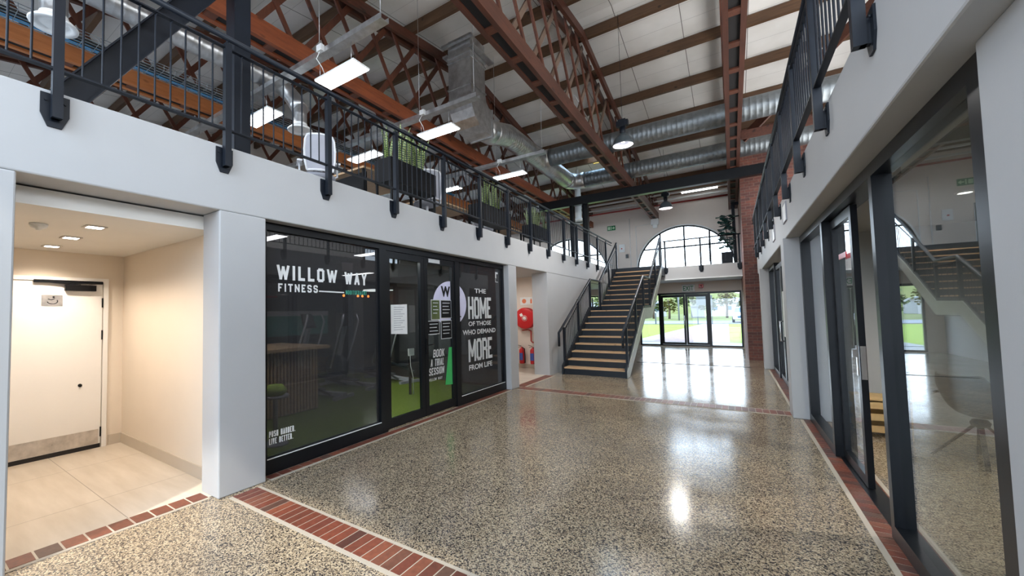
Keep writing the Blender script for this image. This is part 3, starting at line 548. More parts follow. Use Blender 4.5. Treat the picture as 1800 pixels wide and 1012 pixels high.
# alcove door
d = sroot('door_5', (-6.63, 1.3, 0)); AX = -6.65
obj('door_frame', MB().box(AX, AX+.03, 1.715, 1.765, 0, 2.14).box(AX, AX+.03, 0.52, 1.715, 2.09, 2.14).box(AX, AX+.03, 0.47, 0.52, 0, 2.14), 'white', d)
lf = obj('door_leaf', B(AX, AX+.022, 0.535, 1.705, 0.055, 2.08), 'white', d, bevel=0.002)
obj('kick_plate', B(AX+.022, AX+.025, 0.56, 1.685, 0.06, 0.235), 'brushed', lf)
for z in (1.83, 1.42, 0.20): obj('hinge', B(AX+.022, AX+.036, 1.698, 1.712, z-.06, z+.06), 'black', lf)
obj('peep_hole', MB().lathe([(0, .024), (.02, .024), (.02, .034), (.012, .036), (0, .036)], (AX, 1.50, .81), 12, 'x'), 'black', lf)
cl = obj('door_closer', MB().box(AX+.022, AX+.075, 1.34, 1.63, 1.975, 2.045).box(AX+.075, AX+.08, 1.36, 1.61, 1.98, 2.04), 'black', lf)
obj('slide_rail', MB().box(AX+.022, AX+.06, 1.07, 1.70, 2.065, 2.10), 'frame', cl); obj('closer_arm', MB().bar((AX+.066, 1.48, 2.052), (AX+.05, 1.15, 2.07), .018, .008), 'frame', cl)
sg = obj('sign_plate', B(AX+.022, AX+.027, 1.14, 1.325, 1.79, 1.92), 'brushed', lf); sg['label'] = 'brushed metal plate with a baby-changing symbol'
ring = [(AX+.029, 1.235+.045*math.cos(a), 1.845+.032*math.sin(a)) for a in [PI*1.05+i*(PI*1.1)/10 for i in range(11)]]
obj('sign_symbol', MB().tube(ring, .0045, 6).tube([(AX+.029, 1.195, 1.872), (AX+.029, 1.225, 1.862), (AX+.029, 1.255, 1.878)], .0045, 6).lathe([(0, .027), (.011, .029), (0, .031)], (AX, 1.245, 1.895), 10, 'x'), 'frame', sg)
obj('threshold_shade', B(AX, AX+.02, 0.535, 1.705, 0.004, 0.055), 'blackgap', d)  # dark strip standing in for the shade under the door
# alcove ceiling fittings
for i, (x, lb) in enumerate(((-6.20, 'recessed square downlight nearest the white door'), (-5.44, 'recessed square downlight, middle one of three in the alcove ceiling'), (-4.68, 'recessed square downlight in the alcove nearest the hall'))):
    t = thing('downlight', lb, 'ceiling light', (x, 1.14, 2.449), 'downlights in the alcove ceiling')
    obj('bezel', MB().box(x-.075, x+.075, 1.065, 1.085, 2.44, 2.449).box(x-.075, x+.075, 1.195, 1.215, 2.44, 2.449).box(x-.075, x-.055, 1.085, 1.195, 2.44, 2.449).box(x+.055, x+.075, 1.085, 1.195, 2.44, 2.449), 'brushed', t)
    obj('lamp_face', B(x-.055, x+.055, 1.085, 1.195, 2.441, 2.447), 'downlight', t)
    ld = bpy.data.lights.new('downlight_lamp', 'SPOT'); ld.energy = 62; ld.spot_size = 2.5; ld.spot_blend = 0.8; ld.color = (1, 0.84, 0.68); ld.shadow_soft_size = 0.05
    lo = bpy.data.objects.new('downlight_lamp', ld); C.objects.link(lo); lo.parent = t; lo.location = (0, 0, -0.03)
t = thing('smoke_detector', 'round white smoke detector on the alcove ceiling', 'smoke detector', (-4.87, .81, 2.449))
obj('base', MB().lathe([(0, 0), (.06, 0), (.06, -.018), (0, -.018)], (-4.87, .81, 2.449), 20), 'signwhite', t); obj('sensor_cap', MB().lathe([(.055, -.018), (.05, -.034), (.02, -.045), (.018, -.055), (0, -.055)], (-4.87, .81, 2.449), 20), 'signwhite', t)

# ================================================================= RAILINGS
def rail_panel(m, a, b, z0, z1, n):
    """balusters with hooked tops between two points, a and b (x, y)"""
    for i in range(n):
        f = (i+1)/(n+1); x, y = a[0]+(b[0]-a[0])*f, a[1]+(b[1]-a[1])*f; m.tube([(x, y, z0), (x, y, z1-.03), (x+(b[0]-a[0])*.012, y+(b[1]-a[1])*.012, z1)], .0075, 6, False)
def hexplate(m, x, y, z, side, t=.012, hw=.075, ax='x'):
    pts = [(-hw, .11), (hw, .11), (hw, -.03), (hw*.5, -.12), (-hw*.5, -.12), (-hw, -.03)]
    if ax == 'x': m.prism([(x, y+a, z+b) for a, b in pts], (t*side, 0, 0))
    else: m.prism([(x+a, y, z+b) for a, b in pts], (0, t*side, 0))
def gallery_railing(name, label, x, face, ys, y_end, side):
    r = thing(name, label, 'railing', (x, (ys[0]+ys[-1])/2, ZT))
    hx = x
    hr = obj('handrail', MB().tube([(hx, ys[0]-.6, 4.20), (hx, y_end, 4.20)], .026, 10), 'steel', r)
    obj('top_rail', MB().bar((x, ys[0]-.6, 4.10), (x, y_end, 4.10), .04, .012), 'steel', r)
    obj('bottom_rail', MB().bar((x, ys[0]-.6, 3.33), (x, y_end, 3.33), .045, .014), 'steel', r)
    for y in ys:
        p = obj('post', MB().box(x-.028, x+.028, y-.028, y+.028, 2.99, 4.14).tube([(x, y, 4.12), (x, y, 4.19)], .010), 'steel', r)
        m = MB(); hexplate(m, face, y, 3.06, side); m.box(face, x, y-.02, y+.02, 2.99, 3.13)
        m.tube([(face+.012*side, y-.05, 3.12), (face+.024*side, y-.05, 3.12)], .009).tube([(face+.012*side, y+.05, 3.12), (face+.024*side, y+.05, 3.12)], .009); obj('bracket', m, 'steel', p)
    for a, b in zip(ys[:-1], ys[1:]):
        m = MB(); rail_panel(m, (x, a+.02), (x, b-.02), 3.33, 4.10, 9); obj('baluster_panel', m, 'steel', r)
    return r
yl = [-0.45+1.145*i for i in range(15)]
gallery_railing('gallery_railing', 'long dark steel railing along the left gallery edge above the gym shopfront', XL+.055, XL, yl, 16.5, 1)
yr = [0.55+1.245*i for i in range(12)]
gallery_railing('gallery_railing', 'dark steel railing along the right gallery edge above the glass shopfronts', XR-.055, XR, yr, 15.2, -1)
r = thing('landing_railing', 'short dark steel railing on the landing in front of the arched window', 'railing', (-.85, 17.56, ZT)); YL = 17.545
obj('handrail', MB().tube([(-2.08, YL, 4.20), (0.355, YL, 4.20)], .024, 10), 'steel', r); obj('top_rail', MB().bar((-2.05, YL, 4.09), (.32, YL, 4.09), .03, .012), 'steel', r); obj('bottom_rail', MB().bar((-2.05, YL, 3.30), (.32, YL, 3.30), .03, .012), 'steel', r)
for x in (-2.02, -.86, .30):
    p = obj('post', B(x-.028, x+.028, YL-.025, YL+.025, 3.02, 4.18), 'steel', r); m = MB(); hexplate(m, x, 17.60, 3.06, -1, ax='y'); m.box(x-.02, x+.02, YL, 17.6, 3.0, 3.12); obj('bracket', m, 'steel', p)
for a, b in ((-2.0, -.88), (-.84, .28)): m = MB(); rail_panel(m, (a, YL), (b, YL), 3.30, 4.09, 8); obj('baluster_panel', m, 'steel', r)

# ================================================================= STAIRCASE
st = thing('staircase', 'black steel staircase with thin oak treads rising to the gallery', 'staircase', (-2.85, 10.2, 0))
x0, x1 = -3.60, -2.06; RUN = 0.32; RI = ZT/18
def ny(n): return 10.2+RUN*(n-1) if n <= 9 else 13.98+0.322*(n-10)
for n in range(1, 18):
    y = ny(n); z = n*RI; ye = ny(n+1) if n != 9 else 13.98
    obj('riser', B(x0+.04, x1-.04, y, y+.02, z-RI, z-.03), 'charcoal', st)
    if n == 9: obj('landing_platform', MB().box(x0+.04, x1-.04, y+.03, ye+.02, z-.06, z-.005), 'charcoal', st)
    obj('tread', MB().box(x0+.04, x1-.04, y-.025, y+.0, z-.032, z).box(x0+.04, x1-.04, y, ye+.02 if n != 9 else y+.03, z-.03, z), 'oak', st)
obj('riser', B(x0+.04, x1-.04, ny(18), ny(18)+.02, 17*RI, 18*RI-.03), 'charcoal', st)
def path_plate(m, xa, xb, pts, hh):
    up = [Vector((xa, y, z+hh)) for y, z in pts]; lo = [Vector((xa, y, z-hh)) for y, z in reversed(pts)]; m.prism(up+lo, (xb-xa, 0, 0))
spts = [(10.12, 0.13), (12.78, 9*RI-.03), (13.98, 9*RI-.03), (16.60, ZT-.12)]
for xa, xb, mt in ((x0, x0+.04, 'charcoal'), (x1-.04, x1, 'charcoal')):
    m = MB(); up = [(10.12, .22), (10.12, 0.0), (10.42, 0.0), (12.80, 9*RI-.27), (14.02, 9*RI-.27), (16.62, ZT-.36), (16.62, ZT-.02), (13.94, 9*RI+.12), (12.66, 9*RI+.10)]
    m.prism([Vector((xa, y, z)) for y, z in up], (xb-xa, 0, 0)); sb = obj('stringer', m, mt, st)
    if xa > -3: obj('stringer_cover', MB().prism([Vector((x1, y, z)) for y, z in [(10.16, .16), (10.16, .01), (10.40, .01), (12.79, 9*RI-.26), (14.03, 9*RI-.26), (16.60, ZT-.35), (16.60, ZT-.08), (13.95, 9*RI+.06), (12.67, 9*RI+.04)]], (.012, 0, 0)), 'palesteel', sb)
for xs, sd in ((x0+.02, -1), (x1-.02, 1)):
    hh = 0.98
    hp = [(xs, 9.93, .72), (xs, 9.93, 1.06), (xs, 10.1, 1.14), (xs, 12.85, 9*RI+.97), (xs, 13.95, 9*RI+.97), (xs, 16.62, ZT+1.0)]
    obj('handrail', MB().tube(hp, .03, 10), 'steel' if sd < 0 else 'charcoal', st)
    for y, z0, z1 in ((10.32, .1, 1.18), (11.55, .85, 1.92), (12.80, 9*RI-.0, 9*RI+.94), (13.95, 9*RI, 9*RI+.94), (15.25, 2.3, 3.28), (16.58, ZT-.1, ZT+1.0)):
        obj('post', B(xs-.027, xs+.027, y-.027, y+.027, z0, z1), 'steel', st)
    for (ya, za), (yb, zb) in (((10.34, .24), (12.78, 9*RI+.12)), ((13.97, 9*RI+.12), (16.56, ZT-.02))):
        m = MB(); m.bar((xs, ya, za+.86), (xs, yb, zb+.76), .025, .012); N = int((yb-ya)/.115)
        for i in range(1, N): f = i/N; y = ya+(yb-ya)*f; z = za+(zb-za)*f; m.tube([(xs, y, z-.05), (xs, y, z+.86-.10*f)], .0065, 5, False)
        obj('baluster_panel', m, 'steel', st)
    m = MB(); m.bar((xs, 12.8, 9*RI+.86), (xs, 13.95, 9*RI+.86), .025, .012).bar((xs, 12.8, 9*RI+.12), (xs, 13.95, 9*RI+.12), .025, .012)
    if sd > 0:
        for i in range(1, 4): m.tube([(xs, 12.8+1.15*i/4, 9*RI+.12), (xs, 12.8+1.15*i/4, 9*RI+.86)], .0065, 5, False)
    obj('landing_guard', m, 'steel', st)

# ================================================================= ROOF TIMBER
def build_truss():
    root = thing('roof_truss', 'x', 'roof truss', (0, 9.9, 5.55), 'timber lattice trusses under the roof')
    ZC0, ZC1 = 5.55, 5.82
    for xx in (-.105, .105): obj('bottom_chord', B(xx-.036, xx+.036, YF, YE, ZC0, ZC1), 'beam_o' if xx > 9 else 'beam', root)
    obj('gap_shade_strip', B(-.069, .069, YF, YE, ZC0+.035, ZC0+.045), 'blackgap', root)  # added dark strip giving the shade in the gap between the planks
    for xx in (-.105, .105):
        m = MB()
        for ya, yb in ((YF, 9.0), (9.0, YE)):
            m.add([(xx-.036, ya, roofz(ya)-.42), (xx+.036, ya, roofz(ya)-.42), (xx+.036, yb, roofz(yb)-.42), (xx-.036, yb, roofz(yb)-.42), (xx-.036, ya, roofz(ya)-.23), (xx+.036, ya, roofz(ya)-.23), (xx+.036, yb, roofz(yb)-.23), (xx-.036, yb, roofz(yb)-.23)],
                  [(0, 3, 2, 1), (4, 5, 6, 7), (0, 1, 5, 4), (1, 2, 6, 5), (2, 3, 7, 6), (3, 0, 4, 7)])
        obj('top_chord', m, 'beam', root)
    def clear(p, q):
        for cy in (11.45, 14.15):
            c = Vector((0, cy, 6.14)); d = q-p; t = max(0, min(1, (c-p).dot(d)/d.dot(d)))
            if (p+d*t-c).length < .33: return False
        return True
    j = 0; y = 5.39-0.822*8
    while y < YE-.3:
        for k, sl, mt in ((0, .86, 'web_g'), (1, -.78, 'web')):
            # intersect with top chord line
            yy = y; 
            for it in range(12): yy = y+sl*(roofz(yy)-.32-5.9)
            if yy < YF+.1 or yy > YE-.1: continue
            p = Vector((0, y, 5.67)); q = Vector((0, yy, roofz(yy)-.30))
            xo = .018 if k else -.018
            if clear(p, q): obj('web_member', MB().bar(p+Vector((xo, 0, 0)), q+Vector((xo, 0, 0)), .034, .10 if k == 0 else .075, (1, 0, 0)) if False else MB().bar(p+Vector((xo, 0, 0)), q+Vector((xo, 0, 0)), .10 if k == 0 else .075, .034, (1, 0, 0)), mt, root)
        obj('packer_block', B(-.069, .069, y+.28, y+.42, ZC0+.004, ZC0+.12), 'web', root)
        y += 0.822; j += 1
    return root
tr0 = build_truss()
labels = {0.20: 'timber truss overhead beside the right gallery, seen from below as a double plank', -2.60: 'timber lattice truss crossing the middle of the hall roof to the end wall',
          -5.40: 'timber lattice truss just behind the left gallery railing', -8.20: 'orange timber truss deeper in the left gallery behind the railing', -11.0: 'furthest timber truss on the left, deep in the gallery', 3.0: 'timber truss over the right gallery beyond the railing'}
tr0.location = (-2.6, 9.9, 5.55); tr0['label'] = labels[-2.60]
for x in (0.20, -5.40, -8.20, -11.0, 3.0):
    c = copy_tree(tr0, (x, 9.9, 5.55), labels[x])
    if x in (-5.40, -8.20, -11.0):      # the gallery trusses are sanded and varnished orange
        for ch in c.children:
            if ch.name.startswith('bottom_chord') or (ch.name.startswith('web_member')):
                ch.data = ch.data.copy(); ch.data.materials[0] = (M['beam_m'] if x == -5.40 else M['beam_o']) if ch.name.startswith('bottom') else M['web']
ordn = ['first', 'second', 'third', 'fourth', 'fifth', 'sixth', 'seventh', 'eighth', 'ninth', 'tenth', 'eleventh', 'twelfth', 'thirteenth', 'fourteenth', 'fifteenth']
py = [19.3, 17.9, 16.5, 15.07, 13.65, 12.2, 10.75, 9.35, 7.9, 6.45, 5.0, 3.57, 2.15, .7, -.75]
for i, y in enumerate(py):
    z = min(roofz(y-.04), roofz(y+.04))
    o = obj('roof_purlin', B(-14, 7, y-.045, y+.045, z-.225, z-.002), 'purlin', None, (-3.5, y, z-.1)); o['label'] = ordn[i]+' dark timber purlin counted from the arched end wall'; o['category'] = 'purlin'; o['group'] = 'purlins under the roof boards'
# brick pier braces over the right gallery
for (p, q, lb) in (((.36, 7.0, 6.75), (2.6, 9.9, 6.75), 'orange diagonal timber brace over the right gallery, nearer one'), ((.40, 12.3, 5.75), (2.6, 10.7, 7.45), 'orange timber strut rising to the right above the gallery'), ((.36, 11.9, 5.72), (2.85, 11.9, 5.72), 'level orange timber tie running towards the brick pier')):
    tag(obj('timber_brace', MB().bar(p, q, .05, .20), 'beam', None, p), lb, 'timber brace')
# translucent sheet
t = thing('skylight_sheet', 'corrugated translucent roof sheet between two purlins left of the middle truss', 'skylight', (-3.7, 14.75, roofz(14.75)))
m = MB(); N = 56; vs = []
for i in range(N+1):
    x = -4.10+.80*i/N; dz = .018*math.sin(i*PI*2/7); vs += [(x, 13.85, roofz(13.85)+.11+dz), (x, 15.65, roofz(15.65)+.11+dz)]
m.add(vs, [(2*i, 2*i+2, 2*i+3, 2*i+1) for i in range(N)], True); obj('sheet', m, 'sky_sheet', t)
obj('edge_insulation', B(-4.05, -3.35, 13.90, 13.94, roofz(13.9)-.03, roofz(13.9)+.08), 'yellow', t); obj('edge_insulation', B(-4.05, -3.35, 15.56, 15.60, roofz(15.6)-.03, roofz(15.6)+.08), 'yellow', t)
tag(obj('wall_plate_pipe', MB().tube([(-14, 19.7, 6.14), (.34, 19.7, 6.14)], .035), 'redpipe', None, (-3, 19.7, 6.14)), 'thin red pipe running along the top of the end wall', 'pipe')
for i, (y, z) in enumerate(((19.2, 6.17), (18.6, 6.27))):
    tag(obj('ceiling_batten', B(-5.6, .34, y-.04, y+.04, z, z+.06), 'soffit', None, (-2.6, y, z)), ['pale ceiling batten nearest the end wall', 'pale ceiling batten in front of the end wall, the further one from it'][i], 'batten')
t = thing('truss_shoe', 'white steel shoe under the middle truss end on the end wall', 'bracket', (-2.6, 19.7, 5.2))
obj('bracket_box', B(-2.74, -2.46, 19.55, 19.79, 5.30, 5.545), 'signwhite', t); obj('base_block', B(-2.68, -2.52, 19.6, 19.79, 5.17, 5.30), 'signwhite', t)

# ================================================================= STEELWORK
def hsec(m, x, y, z0, z1, w=.18, d=.20, t=.014, rot=False):
    if rot: m.box(x-w/2, x-w/2+t, y-d/2, y+d/2, z0, z1).box(x+w/2-t, x+w/2, y-d/2, y+d/2, z0, z1).box(x-w/2+t, x+w/2-t, y-t/2, y+t/2, z0, z1)
    else: m.box(x-w/2, x+w/2, y-d/2, y-d/2+t, z0, z1).box(x-w/2, x+w/2, y+d/2-t, y+d/2, z0, z1).box(x-t/2, x+t/2, y-d/2+t, y+d/2-t, z0, z1)
    return m
t = thing('steel_portal', 'black steel beam spanning the hall on columns beneath the roof trusses', 'steel beam', (-2.3, 14, ZT))
obj('beam', MB().box(-5.6, .98, 13.90, 14.10, 5.25, 5.27).box(-5.6, .98, 13.90, 14.10, 5.515, 5.535).box(-5.6, .98, 13.993, 14.007, 5.27, 5.515).box(-5.6, .98, 13.9, 13.906, 5.27, 5.515), 'frame', t)
for x in (-3.96, -4.42, .96):
    c = obj('column', hsec(MB(), x, 14, ZT, 5.25, .17 if x > -4.2 else .12, .2, rot=True), 'frame', t); obj('base_plate', B(x-.14, x+.14, 13.86, 14.14, ZT, ZT+.015), 'frame', c)
t = thing('steel_column', 'tall dark steel column with a knee brace behind the left railing', 'steel column', (-4.13, 2.15, ZT))
obj('column', hsec(MB(), -4.13, 2.15, ZT, roofz(2.15)-.23, .17, .17, rot=False), 'steel', t); obj('flange_face', B(-4.05, -4.043, 2.075, 2.225, ZT+.02, 6.8), 'steel', t)
m = MB(); p, q = Vector((-4.1, .78, ZT+.04)), Vector((-4.1, 2.06, 5.20)); m.bar(p, q, .012, .17, (0, 0, 1)); m.bar(p+Vector((0, -.075, .05)), q+Vector((0, -.075, .05)), .14, .012, Vector((0, -1, .6))); m.bar(p+Vector((0, .075, -.05)), q+Vector((0, .075, -.05)), .14, .012, Vector((0, -1, .6)))
obj('knee_brace', m, 'steel', t); obj('base_plate', B(-4.25, -4.01, 2.03, 2.27, ZT, ZT+.02), 'steel', t)
t = thing('steel_post', 'dark steel post with short arms beside the brick pier on the landing', 'steel post', (.20, 18.3, ZT))
obj('post', B(.14, .24, 18.25, 18.35, ZT, 5.5), 'steel', t); obj('arm', B(.24, .36, 18.26, 18.34, 5.40, 5.5), 'steel', t); obj('arm', B(.24, .36, 18.28, 18.32, 4.95, 5.0), 'steel', t)

# ================================================================= DUCTS
def spiral(name, label, pts, r, mat='duct', parent=None, pitch=.11):
    """round duct with raised seams along a polyline"""
    pts = [Vector(p) for p in pts]; P = []; Rr = []
    for a, b in zip(pts[:-1], pts[1:]):
        L = (b-a).length; n = max(1, int(L/pitch))
        for i in range(n):
            for off, rr in ((0, r), (.80, r), (.86, r*1.009), (.94, r*1.009)):
                P.append(a+(b-a)*((i+off)/n)); Rr.append(rr)
    P.append(pts[-1]); Rr.append(r); o = obj(name, MB().tube(P, Rr, 22), mat, parent, None if parent else pts[0])
    if label: tag(o, label, 'duct')
    return o
def elbow(c0, d0, c1, d1, n=7):
    c0, c1 = Vector(c0), Vector(c1); d0, d1 = Vector(d0), Vector(d1); out = []
    k = c0+d0*((c1-c0).dot(d0))
    for i in range(n+1): t_ = i/n; out.append(c0*(1-t_)**2+k*2*t_*(1-t_)+c1*t_**2)
    return out
spiral('spiral_duct', 'grey spiral duct crossing the hall behind the near pendant lamp', [(-4.19, 11.45, 6.14), (5.5, 11.45, 6.14)], .255)
t = thing('supply_duct', 'bright galvanised duct run with square plenum turning across the hall', 'duct', (-4.5, 7.4, 6.5))
spiral('straight_duct', None, [(-4.5, 8.32, 5.85), (-4.5, 9.2, 6.1), (-4.5, 13.7, 6.14)], .27, 'galv', t)
obj('duct_elbow', MB().tube(elbow((-4.5, 13.65, 6.14), (0, 1, 0), (-4.0, 14.15, 6.14), (1, 0, 0)), .275, 22), 'galv', t)
spiral('cross_duct', None, [(-4.02, 14.15, 6.14), (5.5, 14.15, 6.14)], .255, 'duct', t)
obj('branch_collar', MB().tube([(-4.5, 11.45, 6.14), (-4.2, 11.45, 6.14)], .262, 22), 'galv', t)
m = MB(); xa, xb = -4.78, -4.22
prof = [(7.02, 7.45), (7.02, 6.05)]+[(7.02+.85*(1-math.cos(a)), 6.05-.55*math.sin(a)) for a in [i*PI/2/6 for i in range(1, 7)]]
inner = [(7.62, 7.45), (7.62, 6.25)]+[(7.62+.25*(1-math.cos(a)), 6.25-.2*math.sin(a)) for a in [i*PI/2/4 for i in range(1, 5)]]
prof = [(7.02, 7.45), (7.02, 6.1), (7.06, 5.88), (7.16, 5.72), (7.34, 5.6), (7.6, 5.54), (7.9, 5.54), (7.9, 6.12), (7.76, 6.14), (7.66, 6.22), (7.62, 6.36), (7.62, 7.45)]
m.prism([Vector((xa, y, z)) for y, z in prof], (xb-xa, 0, 0)); pl = obj('plenum_box', m, 'galv', t)
m = MB()
for z in (6.36, 6.95, 7.05): obj('flange', B(xa-.02, xb+.02, 7.0, 7.64, z, z+.03), 'galv', pl)
obj('flange', B(xa-.02, xb+.02, 7.88, 7.92, 5.52, 6.14), 'galv', pl)
obj('hood', MB().box(xa-.12, xa, 6.98, 7.66, 7.12, 7.16).box(xa-.1, xb+.1, 6.9, 6.98, 7.3, 7.34).box(xb, xb+.14, 6.95, 7.8, 7.1, 7.13), 'galv', pl)
obj('round_spigot', MB().tube([(-4.5, 7.92, 5.83), (-4.5, 8.36, 5.86)], [.285, .272], 22), 'galv', t)
def diffuser(root, x, y, z):
    obj('diffuser', MB().lathe([(.0, .03), (.10, .0), (.13, .012), (.145, -.01), (.20, -.02), (.205, -.005), (.16, .04), (.12, .07), (.12, .10)], (x, y, z), 24), 'signwhite', root)
t = thing('gallery_duct', 'galvanised duct behind the left railing ending in a round ceiling diffuser', 'duct', (-6.1, 2, 5.6))
spiral('straight_duct', None, [(-6.2, -1.8, 5.6), (-6.2, 3.75, 5.6)], .16, 'galv', t); obj('duct_elbow', MB().tube(elbow((-6.2, 3.7, 5.6), (0, 1, 0), (-5.93, 4.15, 5.15), (0, 0, -1)), .14, 18), 'galv', t)
spiral('drop_duct', None, [(-5.93, 4.15, 5.2), (-5.93, 4.15, 4.88)], .115, 'galv', t); diffuser(t, -5.93, 4.15, 4.80)
t = thing('gallery_duct', 'short duct with a wide white diffuser behind the first railing post', 'duct', (-5.85, 1.05, 5.0))
spiral('drop_duct', None, [(-5.85, 1.05, 5.45), (-5.85, 1.05, 4.88)], .115, 'galv', t); diffuser(t, -5.85, 1.05, 4.80)
t = thing('round_diffuser_light', 'round white ring diffuser hanging beside the steel column by the far left railing', 'ceiling diffuser', (-4.6, 15.3, 4.9))
obj('hanger_rod', MB().tube([(-4.6, 15.3, 5.3), (-4.6, 15.3, roofz(15.3))], .008, 6), 'galv', t); obj('ring', MB().lathe([(.16, .0), (.26, -.03), (.40, .0), (.40, .03), (.2, .06), (.12, .16), (.12, .9), (.05, 2.0)], (-4.6, 15.3, 4.95), 28), 'signwhite', t)
tag(obj('conduit_pipe', MB().tube([(-8.05, -1.5, 5.87), (-8.05, 12, 5.87)], .04), 'bluepipe', None, (-8.05, 3, 5.87)), 'bright blue pipe along the orange beam in the left gallery', 'pipe')
t = thing('cable_tray', 'wire basket cable tray running through the left gallery roof space', 'cable tray', (-6.9, 3, 5.3))
m = MB()
for xx in (-7.05, -6.97, -6.89, -6.81, -6.73): m.tube([(xx, -1.9, 5.28), (xx, 9, 5.28)], .006, 5, False)
for zz in (5.32, 5.36): m.tube([(-7.05, -1.9, zz), (-7.05, 9, zz)], .005, 5, False).tube([(-6.73, -1.9, zz), (-6.73, 9, zz)], .005, 5, False)
obj('side_wires', m, 'duct', t); m = MB()
for i in range(72): y = -1.8+.15*i; m.tube([(-7.05, y, 5.37), (-7.05, y, 5.28), (-6.73, y, 5.28), (-6.73, y, 5.37)], .004, 4, False)
obj('cross_wires', m, 'duct', t)
m = MB()
for k in range(3): m.tube([(-6.97+.07*k, -1.9+0*k, 5.30), (-6.95+.07*k, 3, 5.305), (-6.96+.07*k, 9, 5.30)], .012, 6, False)
obj('cables', m, 'rubber', t)
for i, y in enumerate((3.0, 6.4)):
    pass
# ================================================================= LIGHTS
def pendant(name, label, x, y, zb, s=1.0):
    t = thing(name, label, 'pendant lamp', (x, y, zb), 'industrial pendant lamps over the hall')
    prof = [(.205, .0), (.212, .012), (.20, .05), (.185, .11), (.155, .17), (.11, .215), (.07, .235), (.06, .26), (.0, .262)]
    sh = obj('lamp_shade', MB().lathe([(a*s, b*s) for a, b in prof], (x, y, zb), 28), 'lampshade', t)
    obj('reflector', MB().lathe([(.20*s, .004*s), (.19*s, .05*s), (.17*s, .11*s), (.13*s, .17*s), (.06*s, .205*s), (.0, .21*s)], (x, y, zb), 28), 'reflector', t)
    obj('bulb', MB().lathe([(.0, .05*s), (.03*s, .06*s), (.04*s, .09*s), (.03*s, .13*s), (.015*s, .2*s)], (x, y, zb), 14), 'bulb', t)
    ld = bpy.data.lights.new('pendant_light', 'SPOT'); ld.energy = 380; ld.spot_size = 2.7; ld.spot_blend = .6; ld.color = (1, .97, .94); ld.shadow_soft_size = .18; lo = bpy.data.objects.new('pendant_light', ld); C.objects.link(lo); lo.parent = t; lo.location = (0, 0, .02)
    obj('gear_housing', MB().box(x-.075*s, x+.075*s, y-.07*s, y+.07*s, zb+.40*s, zb+.56*s).box(x-.12*s, x-.075*s, y-.05*s, y+.05*s, zb+.42*s, zb+.54*s).box(x+.075*s, x+.12*s, y-.05*s, y+.05*s, zb+.42*s, zb+.54*s).lathe([(.05*s, .262*s), (.06*s, .30*s), (.055*s, .40*s), (0, .40*s)], (x, y, zb), 16), 'steel', t)
    obj('suspension_wire', MB().tube([(x, y, zb+.56*s), (x, y, roofz(y))], .004, 5), 'steel', t)
pendant('pendant_lamp', 'large dark industrial pendant lamp hanging in front of the spiral duct', -1.78, 9.3, 5.17)
pendant('pendant_lamp', 'dark industrial pendant lamp hanging near the end wall above the arched window', -1.72, 15.7, 5.07)
for i, (x0p, x1p, y0p, y1p, lb) in enumerate([(-4.80, -3.98, 3.60, 3.90, 'lit rectangular panel light above the left railing, nearest the camera'), (-4.77, -3.97, 5.89, 6.18, 'lit panel light above the railing, just below the square duct plenum'), (-4.80, -3.98, 8.94, 9.20, 'lit narrow panel light above the railing beneath the round galvanised duct'),
        (-6.85, -6.02, 3.60, 3.90, 'lit panel light behind the railing, left of the bent round duct'), (-6.75, -5.92, 5.89, 6.18, 'lit panel light seen between balusters left of the snake plants'), (-6.70, -5.88, 8.94, 9.20, 'lit panel light behind the railing right of the first planter'),
        (-9.2, -8.4, 3.6, 3.9, 'lit panel light low behind the slab edge beside the steel column'), (-9.2, -8.4, 8.94, 9.2, 'small lit panel light far back in the gallery')]):
    t = thing('panel_light', lb, 'panel light', ((x0p+x1p)/2, (y0p+y1p)/2, 5.0), 'suspended panel lights over the left gallery')
    obj('housing', B(x0p, x1p, y0p, y1p, 5.005, 5.03), 'signwhite', t); obj('diffuser', B(x0p+.008, x1p-.008, y0p+.008, y1p-.008, 4.998, 5.005), 'panel', t)
    for xx in (x0p+.08, x1p-.08): obj('suspension_wire', MB().tube([(xx, y0p+.04, 5.03), (xx, y0p+.04, 5.307)], .004, 5), 'galv', t)
    if x0p < -7: pass
for i, (y, lb) in enumerate(((3.63, 'galvanised lighting trunking above the nearest panel light'), (5.92, 'galvanised lighting trunking beside the square duct plenum'), (8.99, 'galvanised lighting trunking crossing under the round duct'))):
    t = thing('lighting_trunking', lb, 'trunking', (-6.5, y, 5.33), 'galvanised trunking over the panel lights')
    obj('channel', MB().box(-9.4, -3.42, y-.07, y+.07, 5.305, 5.31).box(-9.4, -3.42, y-.07, y-.065, 5.31, 5.38).box(-9.4, -3.42, y+.065, y+.07, 5.31, 5.38), 'galv', t)
    obj('junction_box', B(-4.62, -4.52, y-.13, y-.07, 5.31, 5.40), 'signwhite', t); obj('hanger_rod', MB().tube([(-3.5, y, 5.38), (-3.5, y, roofz(y))], .005, 5).tube([(-4.72, y, 5.38), (-4.72, y, roofz(y))], .005, 5), 'galv', t)
    obj('flex', MB().tube([(-4.58, y-.1, 5.32), (-4.63, y-.12, 5.22), (-4.60, y-.05, 5.12), (-4.64, y+.05, 5.03)], .006, 6), 'signwhite', t)
tag(obj('tube_light', B(-1.45, -.25, 18.57, 18.63, 6.22, 6.268), 'tube_on', None, (-.9, 18.6, 6.24)), 'lit white tube light under the roof right of the far pendant lamp', 'tube light')
for y, z, lb in ((12.6, 7.42, 'long thin steel strap under the roof left of the middle truss, nearer'), (14.6, 7.1, 'thin white conduit under the roof beside the translucent sheet')):
    tag(obj('roof_conduit', MB().tube([(-3.3, y-1.6, roofz(y-1.6)-.3), (-3.3, y+1.2, roofz(y+1.2)-.3)], .016), 'galv', None, (-3.3, y, z)), lb, 'conduit')

